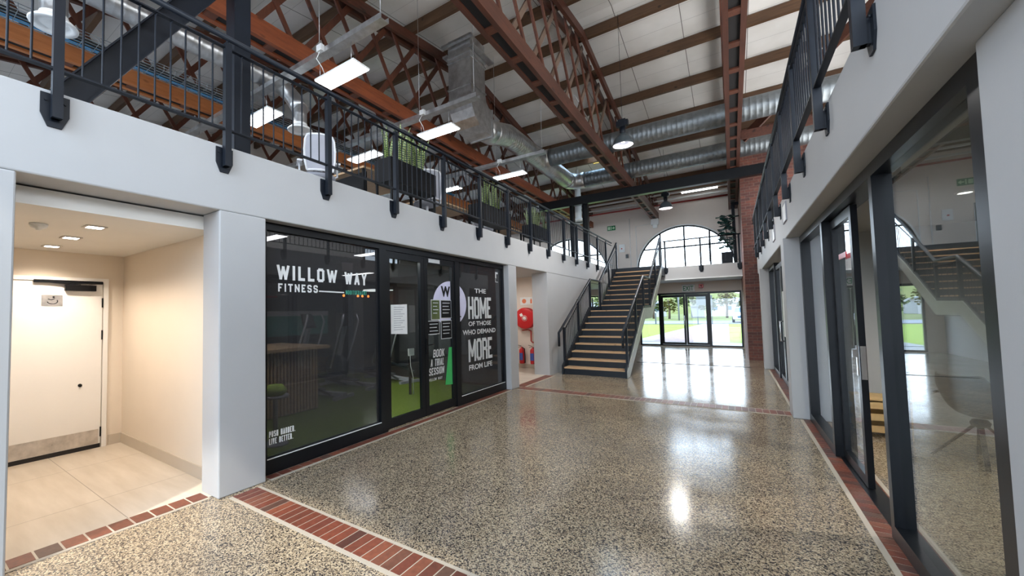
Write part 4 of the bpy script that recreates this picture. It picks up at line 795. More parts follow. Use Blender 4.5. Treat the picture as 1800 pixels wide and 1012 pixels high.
# ================================================================= LEFT GALLERY FURNITURE
def planter(label, x, y0, y1, z0, h, n, hs, seed):
    random.seed(seed); t = thing('planter_box', label+', black metal trough', 'planter', (x, (y0+y1)/2, ZT), 'planter troughs behind the left railing')
    w_ = .17
    obj('trough', MB().box(x-w_, x+w_, y0, y1, z0, z0+.02).box(x-w_, x-w_+.015, y0, y1, z0+.02, z0+h).box(x+w_-.015, x+w_, y0, y1, z0+.02, z0+h).box(x-w_+.015, x+w_-.015, y0, y0+.015, z0+.02, z0+h).box(x-w_+.015, x+w_-.015, y1-.015, y1, z0+.02, z0+h), 'black', t)
    for a in (y0+.03, y1-.03):
        for b in (x-w_+.02, x+w_-.02): obj('leg', B(b-.015, b+.015, a-.015, a+.015, ZT, z0), 'black', t)
    obj('soil', B(x-w_+.015, x+w_-.015, y0+.015, y1-.015, z0+.02, z0+h-.04), 'bark', t)
    for k in range(n):
        px, pyy = x+random.uniform(-.09, .09), y0+.12+(y1-y0-.24)*(k+.5)/n
        m = MB()
        for j in range(9):
            a = random.uniform(0, 2*PI); ln = hs*random.uniform(.55, 1.05); lean = random.uniform(.03, .16); wd = random.uniform(.022, .036); tw = random.uniform(0, PI)
            bx, by = px+.03*math.cos(a), pyy+.03*math.sin(a); vs = []
            for s_ in range(6):
                f = s_/5; cx_, cy_, cz_ = bx+lean*math.cos(a)*f*f, by+lean*math.sin(a)*f*f, z0+h-.06+ln*f
                ww = wd*(1-.9*f**3)*(.75+.6*f if f < .5 else 1.05); vs += [(cx_-ww*math.cos(tw), cy_-ww*math.sin(tw), cz_), (cx_+.004*math.sin(tw), cy_-.004*math.cos(tw), cz_), (cx_+ww*math.cos(tw), cy_+ww*math.sin(tw), cz_)]
            m.add(vs, [(3*i+q, 3*i+q+1, 3*i+q+4, 3*i+q+3) for i in range(5) for q in range(2)], True)
        tag(obj('snake_plant', m, 'snake', None, (px, pyy, z0+h-.06)), ['striped upright snake plant in the %s', 'tall green snake plant in the %s'][k % 2] % label, 'plant', 'snake plants in the '+label)
planter('first planter trough behind the railing', -4.22, 4.38, 5.50, 3.60, .36, 7, .66, 1)
planter('middle planter trough behind the railing', -4.30, 7.20, 8.55, 3.55, .34, 8, .68, 2)
planter('furthest planter trough behind the railing', -4.35, 10.0, 11.2, 3.62, .30, 6, .62, 3)
def desk(label, x0d, x1d, y0d, y1d):
    t = thing('desk', label, 'desk', ((x0d+x1d)/2, (y0d+y1d)/2, ZT)); obj('table_top', B(x0d, x1d, y0d, y1d, 3.905, 3.935), 'oak', t); obj('modesty_panel', B(x0d+.05, x1d-.05, y0d+.1, y0d+.12, 3.5, 3.88), 'black', t)
    for a in (x0d+.05, x1d-.05):
        for b in (y0d+.05, y1d-.05): obj('leg', MB().bar((a, b, ZT), (a, b, 3.905), .04, .04), 'black', t)
desk('oak-topped desk behind the railing left of the first planter', -6.0, -4.6, 4.35, 5.6); desk('dark-framed desk behind the middle planter', -6.4, -4.8, 6.4, 7.9); desk('dark-framed desk behind the furthest planter', -6.4, -4.9, 9.2, 10.9)
def office_chair(label, x, y, rz):
    t = thing('office_chair', label, 'chair', (0, 0, 0), 'white-backed office chairs in the left gallery')
    def arcp(z, w): return [(w*math.sin(a)*1.0, -.22-.06*math.cos(a)*1.0+.03*abs(math.sin(a)), z) for a in [(-1+2*i/8)*1.1 for i in range(9)]]
    m = MB(); vs = []
    for k, (z, w_) in enumerate(((.50, .20), (.65, .235), (.80, .24), (.95, .225), (1.02, .19))): vs += arcp(z, w_)
    m.add(vs, [(9*i+j, 9*i+j+1, 9*i+j+10, 9*i+j+9) for i in range(4) for j in range(8)], True); obj('backrest_mesh', m, 'mesh_grey', t)
    L = [vs[9*i] for i in range(5)]; R_ = [vs[9*i+8] for i in range(5)]; obj('back_frame', MB().tube(L+vs[37:44]+R_[::-1]+vs[1:8][::-1]+[L[0]], .017, 8), 'chairwhite', t)
    m = MB(); m.lathe([(0, .43), (.20, .43), (.245, .45), (.25, .48), (.22, .505), (0, .51)], (0, .02, 0), 20); obj('seat', m, 'mesh_grey', t)
    obj('column', MB().tube([(0, 0, .12), (0, 0, .44)], .025, 10).bar((0, -.05, .45), (0, -.26, .52), .07, .03), 'chairwhite', t)
    for k in range(5):
        a = 2*PI*k/5+.3; l = obj('base_leg', MB().bar((0, 0, .11), (.27*math.cos(a), .27*math.sin(a), .075), .04, .03), 'chairwhite', t)
        obj('castor', MB().lathe([(.0, -.012), (.03, -.012), (.03, .012), (0, .012)], (.27*math.cos(a), .27*math.sin(a), .031), 12, 'x'), 'rubber', l)
    for s_ in (-1, 1): obj('armrest', MB().tube([(.22*s_, -.05, .47), (.27*s_, -.02, .50), (.27*s_, 0, .66)], .014, 8).box(.27*s_-.035, .27*s_+.035, -.12, .12, .66, .685), 'chairwhite', t)
    t.location = (x, y, ZT); t.rotation_euler = (0, 0, rz); WL[t.name] = Vector((x, y, ZT)); return t
c0 = office_chair('white office chair with a mesh back behind the railing, right of the bent duct', -4.98, 3.80, math.radians(58))
copy_tree(c0, (-4.6, 5.95, ZT), 'white office chair behind the railing to the right of the first planter', math.radians(60))
copy_tree(c0, (-5.0, 8.75, ZT), 'white office chair between the middle and furthest planters', math.radians(20))

# potted fig on the landing
t = thing('potted_fig', 'dark broad-leaved potted plant at the right end of the landing railing', 'plant', (-.06, 17.95, ZT)); fx, fy = -.06, 17.95
obj('pot', MB().box(fx-.17, fx+.17, fy-.17, fy+.17, ZT, ZT+.42), 'steel', t, bevel=.01); obj('stem', MB().tube([(fx, fy, ZT+.4), (fx+.03, fy, ZT+.9), (fx-.02, fy, ZT+1.6)], .014), 'bark', t)
random.seed(5); m = MB()
for k in range(74):
    a = random.uniform(0, 2*PI); z = ZT+.62+1.15*random.random(); rr = random.uniform(.03, .13); c = Vector((fx+rr*math.cos(a), fy+rr*math.sin(a), z)); d = Vector((math.cos(a), math.sin(a), random.uniform(-.5, .5))).normalized(); s_ = d.cross(Vector((0, 0, 1))).normalized(); L_ = random.uniform(.14, .24)
    cp = d.cross(s_)
    vs = [c]; 
    for f, wv in ((.25, .35), (.55, .5), (.8, .42), (1.0, .05)): vs += [c+d*L_*f-s_*L_*wv+cp*.02*f, c+d*L_*f-cp*.02, c+d*L_*f+s_*L_*wv+cp*.02*f]
    m.add(vs, [(0, 1, 2), (0, 2, 3)]+[(3*i+1+q, 3*i+4+q, 3*i+5+q, 3*i+2+q) for i in range(3) for q in range(2)], True)
obj('foliage', m, 'fig', t)

# ================================================================= SIGNS AND SAFETY
by = lambda off: (lambda u, v: Vector((u, YE-off, v)))
t = thing('exit_sign', 'white hanging EXIT sign above the glazed back doors', 'sign', (-1.47, YE, 2.3)); obj('sign_board', B(-1.70, -1.24, YE-.03, YE-.002, 2.31, 2.60), 'signwhite', t); obj('sign_border', MB().box(-1.72, -1.22, YE-.026, YE-.002, 2.295, 2.31).box(-1.72, -1.22, YE-.026, YE-.002, 2.60, 2.615), 'mesh_grey', t)
lettering('lettering', [('EXIT', -1.66, 2.35, .38, .20, .015)], by(.032), 'green_sign', t)
t = thing('alarm_sounder', 'small red alarm box right of the EXIT sign', 'alarm', (-1.0, YE, 2.5)); obj('body', B(-1.09, -.93, YE-.06, YE-.002, 2.45, 2.60), 'red', t, bevel=.008); obj('lens', MB().lathe([(0, -.075), (.03, -.07), (.035, -.06)], (-1.01, YE, 2.525), 14, 'y'), 'redpipe', t)
t = thing('emergency_sign', 'green running-man escape sign high on the end wall', 'sign', (-4.45, YE, 5.4)); obj('sign_board', B(-4.63, -4.27, YE-.012, YE-.002, 5.31, 5.53), 'green_sign', t)
m = MB(); f = by(.015)
for a, b, c_, d_ in ((-4.60, -4.50, 5.35, 5.49), (-4.47, -4.44, 5.34, 5.50)): m.add([f(a, c_), f(b, c_), f(b, d_), f(a, d_)], [(0, 1, 2, 3)])
m.add([f(*p) for p in [(-4.42, 5.40), (-4.36, 5.40), (-4.36, 5.35), (-4.29, 5.42), (-4.36, 5.49), (-4.36, 5.44), (-4.42, 5.44)]], [(0, 1, 2, 3, 4, 5, 6)]); obj('sign_symbol', m, 'green_light', t)
t = thing('wall_panel_box', 'small white box on the end wall below the escape sign', 'wall box', (-3.95, YE, 4.4)); obj('body', B(-4.13, -3.90, YE-.05, YE-.002, 4.25, 4.60), 'signwhite', t); obj('button', B(-4.05, -4.0, YE-.056, YE-.05, 4.38, 4.43), 'red', t)
tag(obj('door_holder', MB().box(-3.86, -3.76, YE-.08, YE-.002, 3.95, 4.12), 'lampshade', None, (-3.8, YE, 4)), 'small dark fitting on the end wall at the head of the stairs', 'fitting')
tag(obj('wall_conduit', MB().tube([(-3.66, YE-.02, 3.2), (-3.66, YE-.02, 5.75)], .012), 'signwhite', None, (-3.66, YE, 3.2)), 'thin white conduit up the end wall left of the arched window, left one', 'conduit')
tag(obj('wall_conduit', MB().tube([(-3.4, YE-.02, 3.2), (-3.4, YE-.02, 5.35), (-2.7, YE-.02, 5.4)], .012), 'signwhite', None, (-3.4, YE, 3.2)), 'thin white conduit up the end wall bending towards the truss shoe', 'conduit')
for y, z, lb in ((6.9+.55, 2.93, 'small blank framed sign on the right gallery fascia, nearer one'), (9.3, 2.91, 'small blank framed sign on the right gallery fascia, further one')):
    t = thing('fascia_sign', lb, 'sign', (XR, y, z)); obj('sign_board', B(XR-.012, XR-.001, y-.20, y+.20, z-.12, z+.12), 'signwhite', t); obj('sign_frame', MB().box(XR-.016, XR-.001, y-.215, y+.215, z+.12, z+.132).box(XR-.016, XR-.001, y-.215, y+.215, z-.132, z-.12).box(XR-.016, XR-.001, y-.215, y-.20, z-.12, z+.12).box(XR-.016, XR-.001, y+.2, y+.215, z-.12, z+.12), 'mesh_grey', t)
YW = 10.798
t = thing('fire_sign', 'cream sign with hose reel and extinguisher symbols above the hose reel', 'sign', (-4.78, YW, 1.9)); obj('sign_board', B(-5.0, -4.56, YW-.012, YW, 1.80, 2.02), 'signwhite', t)
obj('sign_symbol', MB().lathe([(0, -.016), (.065, -.016)], (-4.88, YW, 1.91), 20, 'y').box(-4.69, -4.64, YW-.016, YW-.012, 1.84, 1.95).box(-4.675, -4.655, YW-.016, YW-.012, 1.95, 1.98), 'orange_sym', t)
t = thing('fire_hose_reel', 'round red fire hose reel on the alcove wall', 'hose reel', (-4.80, YW, 1.4)); hc = (-4.80, YW-.0, 1.42)
obj('drum', MB().lathe([(.0, -.20), (.06, -.205), (.10, -.19), (.27, -.20), (.30, -.185), (.30, -.16), (.26, -.15), (.26, -.08), (.30, -.06), (.30, -.03), (.27, -.02), (0, -.02)], hc, 36, 'y'), 'red', t)
obj('hub', MB().lathe([(0, -.225), (.03, -.225), (.045, -.205), (.08, -.20), (.08, -.19)], hc, 18, 'y'), 'signwhite', t)
obj('hose', MB().tube([(hc[0]+.262*math.cos(a), YW-.10+.02*math.sin(a*.37), hc[2]+.262*math.sin(a)) for a in [i*PI/10 for i in range(0, 60)]], .018, 6), 'red', t); obj('label_plate', MB().prism([(-4.95, YW-.204, 1.53), (-4.88, YW-.204, 1.57), (-4.84, YW-.204, 1.50), (-4.91, YW-.204, 1.46)], (0, -.003, 0)), 'signwhite', t)
obj('supply_pipe', MB().tube([(-4.92, YW-.1, 1.08), (-4.74, YW-.1, 1.10), (-4.66, YW-.1, 1.06), (-4.66, YW-.1, .78), (-4.62, YW-.1, .74), (-4.25, YW-.1, .74)], .022, 10), 'redpipe', t); obj('valve', MB().lathe([(0, -.03), (.04, -.03), (.04, .03), (0, .03)], (-4.50, YW-.1, .80), 12).lathe([(0, .03), (.035, .04), (0, .06)], (-4.74, YW-.1, 1.08), 12), 'chrome', t)
for i, (x, lb) in enumerate(((-4.95, 'left red fire extinguisher under the hose reel'), (-4.62, 'right red fire extinguisher under the hose reel'))):
    t = thing('fire_extinguisher', lb, 'fire extinguisher', (x, YW-.11, .12), 'fire extinguishers in the alcove')
    obj('cylinder', MB().lathe([(0, .0), (.065, .0), (.075, .02), (.075, .36), (.06, .41), (.025, .44), (.022, .47), (0, .47)], (x, YW-.11, .14), 20), 'red', t)
    obj('label_panel', MB().add([(x+.0765*math.cos(a), YW-.11+.0765*math.sin(a), z) for z in (.24, .44) for a in [-2.5+.24*k for k in range(8)]], [(k, k+1, k+9, k+8) for k in range(7)], True), 'blue_lbl', t)
    obj('handle', MB().bar((x-.01, YW-.11, .63), (x-.12, YW-.13, .66), .02, .012).bar((x-.01, YW-.11, .61), (x-.10, YW-.12, .60), .018, .01), 'black', t)
    obj('hose', MB().tube([(x+.02, YW-.12, .60), (x+.10, YW-.15, .56), (x+.105, YW-.14, .36), (x+.10, YW-.13, .16)], .014, 8), 'rubber', t)
    obj('wall_bracket', B(x-.03, x+.03, YW-.036, YW, .30, .50), 'red', t)

# ================================================================= GYM INTERIOR
t = thing('reception_counter', 'gym reception counter with vertical slats and a wooden top behind the glass', 'counter', (-6.2, 4.1, .012))
obj('counter_top', B(-7.2, -5.75, 3.3, 4.6, 1.05, 1.10), 'oak', t); obj('counter_body', B(-7.1, -5.95, 3.4, 4.5, .012, 1.05), 'darkwall', t)
m = MB()
for i in range(18): m.box(-5.95, -5.92, 3.42+.06*i, 3.45+.06*i, .03, 1.04)
for i in range(16): m.box(-7.05+.07*i, -7.02+.07*i, 3.37, 3.40, .03, 1.04)
obj('slat_panel', m, 'oak', t)
t = thing('turquoise_screen', 'turquoise and white wall graphic at the back of the gym', 'wall graphic', (-9.5, 6.6, 1.2)); obj('panel', B(-9.598, -9.58, 5.6, 7.6, 1.1, 1.75), 'turq', t); obj('band', B(-9.59, -9.57, 5.6, 7.6, 1.62, 1.75), 'signwhite', t)
def elliptical():
    t = thing('exercise_machine', 'x', 'gym machine', (0, 0, 0), 'cross trainers inside the gym')
    obj('base_frame', MB().box(-.06, .06, -.75, .75, .04, .11).box(-.28, .28, -.75, -.68, 0, .06).box(-.28, .28, .68, .75, 0, .06), 'mesh_grey', t)
    obj('flywheel_housing', MB().lathe([(0, -.09), (.27, -.09), (.31, -.05), (.31, .05), (.27, .09), (0, .09)], (0, .42, .40), 24, 'x'), 'lampshade', t)
    obj('mast', MB().bar((0, .45, .35), (0, .15, 1.40), .08, .07), 'mesh_grey', t); obj('console', MB().prism([(-.16, .10, 1.35), (.16, .10, 1.35), (.14, .20, 1.62), (-.14, .20, 1.62)], (0, .05, .02)), 'black', t)
    for s_ in (-1, 1):
        obj('arm_lever', MB().tube([(.24*s_, .38, .42), (.27*s_, .12, 1.10), (.25*s_, -.02, 1.48), (.20*s_, .0, 1.62)], .02, 8), 'chairwhite', t)
        obj('pedal', MB().box(.24*s_-.07, .24*s_+.07, -.42, -.06, .26+.08*s_, .30+.08*s_).bar((.24*s_, .40, .40), (.24*s_, -.60, .16+.06*s_), .03, .04), 'lampshade', t)
    return t
e = elliptical(); e.location = (-6.9, 5.15, .012); e.rotation_euler = (0, 0, math.radians(100)); e['label'] = 'cross trainer behind the large dark pane, right of the counter'
copy_tree(e, (-7.1, 6.25, .012), 'cross trainer seen through the left gym door leaf', math.radians(95)); copy_tree(e, (-6.9, 7.35, .012), 'cross trainer seen through the right gym door leaf', math.radians(80)); copy_tree(e, (-8.8, 4.9, .012), 'cross trainer further back in the gym', math.radians(90))
for i, (x, y, a, b, lb) in enumerate([(-4.55, 2.72, .62, .14, 'lit ceiling panel at the near top corner of the gym'), (-4.45, 4.42, .75, .16, 'lit ceiling panel inside the gym above the shopfront lettering'), (-6.6, 3.3, .9, .10, 'lit ceiling strip deeper in the gym, near end'), (-7.0, 6.4, .9, .14, 'lit ceiling strip deep in the gym, far end')]):
    t = thing('gym_light', lb, 'ceiling light', (x, y, 2.56), 'lit panels on the gym ceiling'); obj('housing', B(x-a/2-.01, x+a/2+.01, y-b/2-.01, y+b/2+.01, 2.545, 2.568), 'signwhite', t); obj('diffuser', B(x-a/2, x+a/2, y-b/2, y+b/2, 2.54, 2.545), 'gympanel', t)
    ld = bpy.data.lights.new('gym_lamp', 'AREA'); ld.shape = 'RECTANGLE'; ld.size = a; ld.size_y = b; ld.energy = 26; lo = bpy.data.objects.new('gym_lamp', ld); C.objects.link(lo); lo.parent = t; lo.location = (0, 0, -.025)
for i, (x, y) in enumerate([(-7.6, 6.5), (-7.6, 6.95), (-7.6, 7.1), (-7.6, 7.3), (-7.6, 7.75)]):
    t = thing('festoon_bulb', ordn[i]+' small orange bulb from the left in the row inside the gym', 'bulb', (x, y, 2.1), 'small orange bulbs inside the gym')
    obj('bulb', MB().lathe([(0, -.03), (.025, -.02), (.03, 0), (.02, .03), (0, .035)], (x, y, 2.08), 10), 'orange_lamp', t); obj('cord', MB().tube([(x, y, 2.11), (x, y, 2.57)], .004, 5), 'black', t)
t = thing('wall_socket', 'white socket box with cable behind the left gym door leaf', 'socket', (-5.3, 6.3, .7)); obj('stand_post', B(-5.32, -5.28, 6.18, 6.22, .012, .78), 'black', t); obj('body', B(-5.28, -5.25, 6.12, 6.28, .78, .92), 'signwhite', t); obj('cable', MB().tube([(-5.25, 6.15, .82), (-5.2, 6.10, .6), (-5.22, 6.2, .35), (-5.2, 6.18, .03)], .006, 6), 'signwhite', t)
t = thing('gym_ball', 'lime green cushion on a stool behind the glass beside the near column', 'cushion', (-4.75, 2.95, 0)); obj('cushion', MB().lathe([(0, .76), (.08, .75), (.13, .70), (.14, .66), (.1, .62), (0, .62)], (-4.75, 2.95, 0), 18), 'lime', t)
obj('stool', MB().lathe([(0, .62), (.16, .62), (.16, .59), (0, .59)], (-4.75, 2.95, 0), 18).tube([(-4.75, 2.95, .012), (-4.75, 2.95, .6)], .03, 8).lathe([(0, .012), (.16, .012), (.14, .03), (0, .04)], (-4.75, 2.95, 0), 18), 'mesh_grey', t)

# ================================================================= RIGHT ROOM
t = thing('shell_chair', 'grey shell armchair on splayed black legs behind the right glass', 'chair', (0, 0, 0))
m = MB(); vs = []; NU = 13
prof = [(.24, .44, .20), (.10, .435, .235), (-.06, .44, .25), (-.17, .50, .255), (-.235, .62, .25), (-.27, .76, .235), (-.295, .88, .20)]
for (yb, zb_, hw) in prof:
    for k in range(NU):
        s_ = -1+2*k/(NU-1); wrap = abs(s_)**2.4; vs.append((hw*s_*1.05, yb+.13*wrap*(1 if zb_ > .45 else .0), zb_+.16*wrap*(1.0 if zb_ < .7 else .15)))
m.add(vs, [(NU*i+j, NU*i+j+1, NU*(i+1)+j+1, NU*(i+1)+j) for i in range(len(prof)-1) for j in range(NU-1)], True)
sh = obj('seat_shell', m, 'greyfab', t); so = sh.modifiers.new('solid', 'SOLIDIFY'); so.thickness = .02; ss = sh.modifiers.new('sub', 'SUBSURF'); ss.levels = 1; ss.render_levels = 1
for s_ in (-1, 1): obj('armrest', MB().tube([(.26*s_, -.14, .66), (.30*s_, 0, .665), (.27*s_, .18, .64)], .014, 8).tube([(.27*s_, .18, .64), (.20*s_, .16, .46)], .012, 8), 'black', t)
obj('hub', MB().lathe([(0, .36), (.06, .36), (.07, .40), (.05, .43), (0, .43)], (0, 0, 0), 16), 'black', t)
for k in range(4): a = PI/4+k*PI/2; obj('leg', MB().bar((.03*math.cos(a), .03*math.sin(a), .38), (.33*math.cos(a), .33*math.sin(a), .015), .035, .022), 'black', t)
t.location = (1.98, 6.40, 0); t.rotation_euler = (0, 0, math.radians(-58))
t = thing('meeting_table', 'table edge with a dark rim beside the grey shell chair', 'table', (3.0, 5.4, 0)); obj('table_top', B(2.45, 3.9, 5.1, 6.1, .725, .75), 'black', t)
for a in (2.55, 3.8):
    for b in (5.2, 6.0): obj('leg', B(a-.02, a+.02, b-.02, b+.02, 0, .725), 'black', t)
t = thing('pine_crate', 'raw pine slatted crate table inside the open glass door', 'crate', (1.42, 7.25, 0)); cx_, cy_ = 1.45, 7.22
m = MB()
for a in (-.22, .16):
    for b in (-.2, .14): m.box(cx_+a, cx_+a+.06, cy_+b, cy_+b+.06, 0, .44)
obj('corner_leg', m, 'pallet', t)
m = MB()
for k in range(4): m.box(cx_-.24, cx_+.24, cy_-.22+.115*k, cy_-.12+.115*k, .44, .465)
obj('top_slats', m, 'pallet', t); m = MB()
for z in (.06, .20, .34): m.box(cx_-.22, cx_+.22, cy_-.215, cy_-.20, z, z+.08).box(cx_-.235, cx_-.22, cy_-.2, cy_+.2, z, z+.08).box(cx_-.22, cx_+.22, cy_+.2, cy_+.215, z, z+.08)
obj('side_slats', m, 'pallet', t)
for i, (x, y, lb) in enumerate(((1.75, 5.6, 'small lit downlight on the right room ceiling, further from the camera'), (1.85, 4.5, 'small lit downlight on the right room ceiling, nearer the camera'))):
    t = thing('room_downlight', lb, 'ceiling light', (x, y, 2.588), 'downlights in the right-hand room'); obj('bezel', MB().lathe([(.045, 0), (.065, 0), (.065, -.008), (.045, -.01)], (x, y, 2.588), 20), 'signwhite', t); obj('lamp_face', MB().lathe([(0, -.004), (.045, -.004)], (x, y, 2.588), 20), 'downlight', t)
    ld = bpy.data.lights.new('room_lamp', 'SPOT'); ld.energy = 110; ld.spot_size = 2.8; ld.spot_blend = .8; ld.color = (1, .95, .88); lo = bpy.data.objects.new('room_lamp', ld); C.objects.link(lo); lo.parent = t; lo.location = (0, 0, -.03)
t = thing('access_panel', 'slim cream switch plate on the wall inside the open glass door', 'switch', (1.6, 7.69, 1.9)); obj('plate', B(1.12, 1.2, 7.686, 7.699, 1.85, 2.10), 'skirt', t); obj('rocker', B(1.145, 1.175, 7.68, 7.686, 1.93, 2.02), 'signwhite', t)
for x in (2.2, 3.9):
    pass
area('far_room_ceiling_light', (2.8, 10.5, 2.5), (2.8, 10.5, 0), 1.2, 1.2, 90)
area('side_room_ceiling_light', (-5.8, 14.5, 2.5), (-5.8, 14.5, 0), 1.2, 1.2, 40)
area('fire_alcove_light', (-5.0, 9.5, 2.5), (-5.0, 9.5, 0), .5, .5, 16, (1, .92, .84))

# ================================================================= OUTSIDE
G = -.06
o = struct('ground', B(-120, 120, YE+.28, 180, G-.2, G-.02), 'field')
o = struct('ground_near', B(-120, 120, -60, YE+.28, G-.22, G-.08), 'kerb')
struct('lawn_left', MB().prism([(-60, 23.2, G-.02), (-4.35, 23.2, G-.02), (-2.55, 48, G-.02), (-60, 48, G-.02)], (0, 0, .03)), 'lawn')
struct('lawn_right', MB().prism([(-.15, 23.2, G-.02), (60, 23.2, G-.02), (60, 50, G-.02), (-.35, 50, G-.02)], (0, 0, .03)), 'lawn')
struct('pavement_strip', B(-60, 60, YE+.3, 23.1, G-.02, G+.01), 'kerb')
struct('garden_path', MB().prism([(-3.4, 23.1, G-.02), (-.55, 23.1, G-.02), (-.65, 50, G-.02), (-2.35, 50, G-.02)], (0, 0, .04)), 'path')
struct('path_kerb', MB().prism([(-4.35, 23.1, G-.02), (-3.4, 23.1, G-.02), (-2.35, 50, G-.02), (-2.55, 50, G-.02)], (0, 0, .045)).prism([(-.55, 23.1, G-.02), (-.15, 23.1, G-.02), (-.35, 50, G-.02), (-.65, 50, G-.02)], (0, 0, .045)), 'kerb')
struct('road', B(-120, 120, 51, 62, G-.02, G+.02), 'road')
def bollard(x, y, lb): t = thing('fence_post', lb, 'fence post', (x, y, G), 'posts along the road'); obj('post', B(x-.06, x+.06, y-.06, y+.06, G, 1.1), 'lampshade', t); obj('cap', B(x-.075, x+.075, y-.075, y+.075, 1.1, 1.14), 'lampshade', t)
for i, x in enumerate((-15.4, -12.6, -9.8, -7.0, -4.2, -1.9)): bollard(x, 50.3, ordn[i]+' short dark post from the left along the road')
t = thing('notice_board', 'dark notice board on two poles beside the path outside', 'sign', (-2.3, 49, 0)); obj('board', B(-3.0, -1.6, 48.95, 49.05, 1.9, 2.9), 'lampshade', t); obj('pole', B(-2.95, -2.88, 48.96, 49.04, G, 1.9), 'lampshade', t); obj('pole', B(-1.72, -1.65, 48.96, 49.04, G, 1.9), 'lampshade', t)
# parked car, nose towards the building
t = thing('car', 'white car parked on the road right of the path outside', 'car', (.9, 53, 0)); cx_, cy_ = .95, 53.2; W_ = .92
sec = [(0, .35, .72), (.05, .32, .86), (.5, .30, .98), (1.25, .30, 1.05), (1.9, .30, 1.62), (3.3, .30, 1.66), (4.1, .32, 1.15), (4.35, .40, .95)]
m = MB(); vs = []
for (yy, zl, zh) in sec:
    tw = W_*(.80 if zh > 1.3 else .97); zm = min(zh, 1.0)
    vs += [(cx_-W_*.95, cy_+yy, zl), (cx_-W_, cy_+yy, zm*.75), (cx_-W_*.98, cy_+yy, zm), (cx_-tw, cy_+yy, zh), (cx_+tw, cy_+yy, zh), (cx_+W_*.98, cy_+yy, zm), (cx_+W_, cy_+yy, zm*.75), (cx_+W_*.95, cy_+yy, zl)]
m.add(vs, [(8*i+j, 8*i+(j+1) % 8, 8*(i+1)+(j+1) % 8, 8*(i+1)+j) for i in range(len(sec)-1) for j in range(8)]+[tuple(range(8)), tuple(reversed(range(56, 64)))]); obj('body', m, 'carwhite', t)
obj('windscreen', MB().add([(cx_-.80, cy_+1.25, 1.09), (cx_+.80, cy_+1.25, 1.09), (cx_+.66, cy_+1.86, 1.60), (cx_-.66, cy_+1.86, 1.60)], [(0, 1, 2, 3)]), 'carglass', t)
obj('grille', B(cx_-.5, cx_+.5, cy_-.02, cy_+.04, .48, .74), 'carglass', t)
for s_ in (-1, 1):
    obj('headlight', B(cx_+.55*s_, cx_+.88*s_, cy_-.02, cy_+.06, .70, .84), 'chrome', t); obj('mirror', B(cx_+.93*s_, cx_+1.08*s_, cy_+1.35, cy_+1.45, 1.0, 1.15), 'carwhite', t)
    for yy in (.8, 3.5): obj('wheel', MB().lathe([(0, -.12), (.30, -.12), (.34, -.08), (.34, .08), (.30, .12), (0, .12)], (cx_+.86*s_, cy_+yy, .30), 20, 'x'), 'rubber', t)
# buildings beyond the field
def house(label, x, y, w_, d_, h, rh, wm='house'):
    t = thing('house', label, 'building', (x, y, 0)); obj('walls', B(x-w_/2, x+w_/2, y, y+d_, G, h), wm, t)
    obj('roof', MB().prism([(x-w_/2-.4, y-.4, h), (x+w_/2+.4, y-.4, h), (x+w_/2*.4, y+d_/2, h+rh), (x-w_/2*.4, y+d_/2, h+rh)], (0, d_/2+.4, -.01)), 'tin', t)
    for k in range(3): wx = x-w_/2+w_*(k+.5)/3; f = obj('window', B(wx-.6, wx+.6, y-.06, y, 1.0, 2.1), 'signwhite', t); obj('pane', B(wx-.5, wx+.5, y-.08, y-.06, 1.1, 2.0), 'carglass', f)
house('white house with grey roof beyond the field, left of the path', -15.5, 96, 7, 6, 2.5, 1.2); house('white house beyond the field behind the car', -.5, 99, 7, 6, 2.6, 1.1); house('long low white building beyond the field at the left', -30, 98, 14, 7, 2.5, 1.1)
tag(obj('garden_shed', MB().box(-6.0, -4.0, 84, 86, G, 1.9).prism([(-6.2, 83.8, 1.9), (-3.8, 83.8, 1.9), (-5.0, 83.8, 2.9)], (0, 2.4, 0)), 'tin', None, (-5, 84, 0)), 'small grey shed in front of the white houses', 'shed')
random.seed(11)
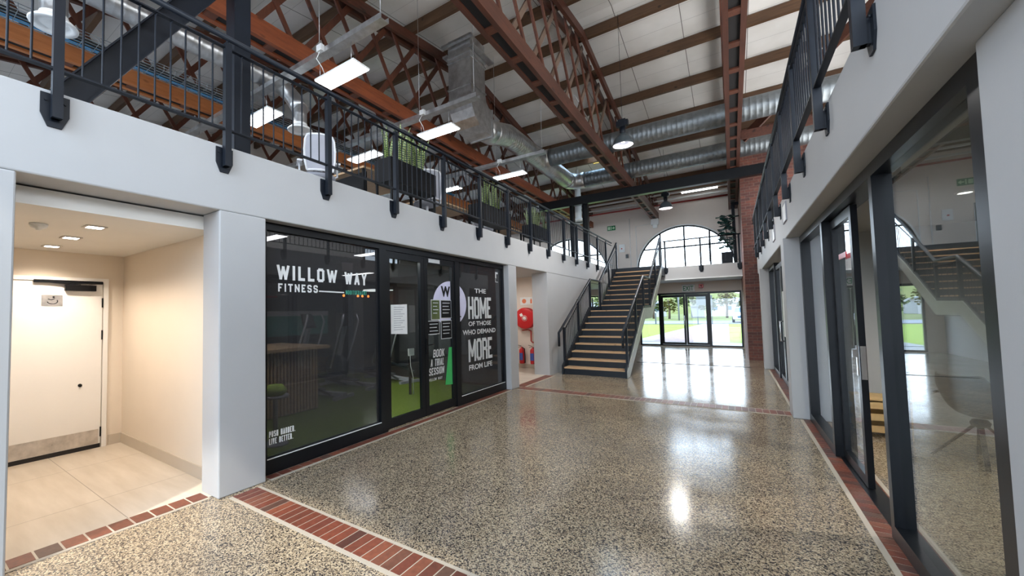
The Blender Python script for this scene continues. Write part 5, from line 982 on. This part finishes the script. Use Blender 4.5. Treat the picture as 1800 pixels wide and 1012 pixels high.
def tree(label, x, y, h, r_, mt):
    t = thing('tree', label, 'tree', (x, y, 0), 'trees beyond the road'); obj('trunk', MB().tube([(x, y, G), (x+.1, y, h*.5), (x-.1, y, h*.8)], [.18, .13, .06], 8), 'bark', t)
    m = MB()
    for k in range(300):
        a, b = random.uniform(0, 2*PI), math.acos(random.uniform(-.8, 1)); q = r_*random.uniform(.45, 1.0); c = Vector((x+q*math.sin(b)*math.cos(a), y+q*math.sin(b)*math.sin(a)*.8, h*.52+q*.95*math.cos(b)))
        s_ = random.uniform(.18, .42)*r_*.42; u = Vector((random.uniform(-1, 1), random.uniform(-1, 1), random.uniform(-1, 1))).normalized(); v = u.cross(Vector((0, .3, 1))).normalized()
        m.add([c+u*s_, c+v*s_, c-u*s_, c-v*s_], [(0, 1, 2, 3)])
    obj('crown', m, mt, t)
tl = ['pale bushy tree', 'dark leafy tree', 'yellowing tree']; xs_ = [-40, -34.5, -29.5, -25, -21, -17.5, -14.3, -11.4, -8.6, -5.9, -3.3, -.7, 2.0, 5.0, 9.0]
for i, x in enumerate(xs_): tree('%s beyond the road, %s from the left' % (tl[i % 3], ordn[i]), x, 76+random.uniform(-5, 7), random.uniform(3.4, 6.4), random.uniform(1.25, 1.9), ['leaf', 'leaf', 'leaf_y'][i % 3])
m = MB(); vs = []
for i in range(41): x = -140+7*i; h = 9+3.0*math.sin(i*.55)+1.5*math.sin(i*1.7); vs += [(x, 150, -1), (x, 165, h), (x, 179, h*.6)]
m.add(vs, [(3*i+q, 3*i+3+q, 3*i+4+q, 3*i+1+q) for i in range(40) for q in range(2)], True); o = struct('hills', m, 'field')
for i, x in enumerate((-13.5, -6.2)):
    t = thing('utility_pole', ['grey utility pole beyond the road, left one', 'grey utility pole beyond the road, right one'][i], 'pole', (x, 66, 0)); obj('pole', MB().tube([(x, 66, G), (x, 66, 7.2)], .10, 8), 'tin', t); obj('cross_arm', B(x-.8, x+.8, 65.95, 66.05, 6.6, 6.72), 'tin', t)
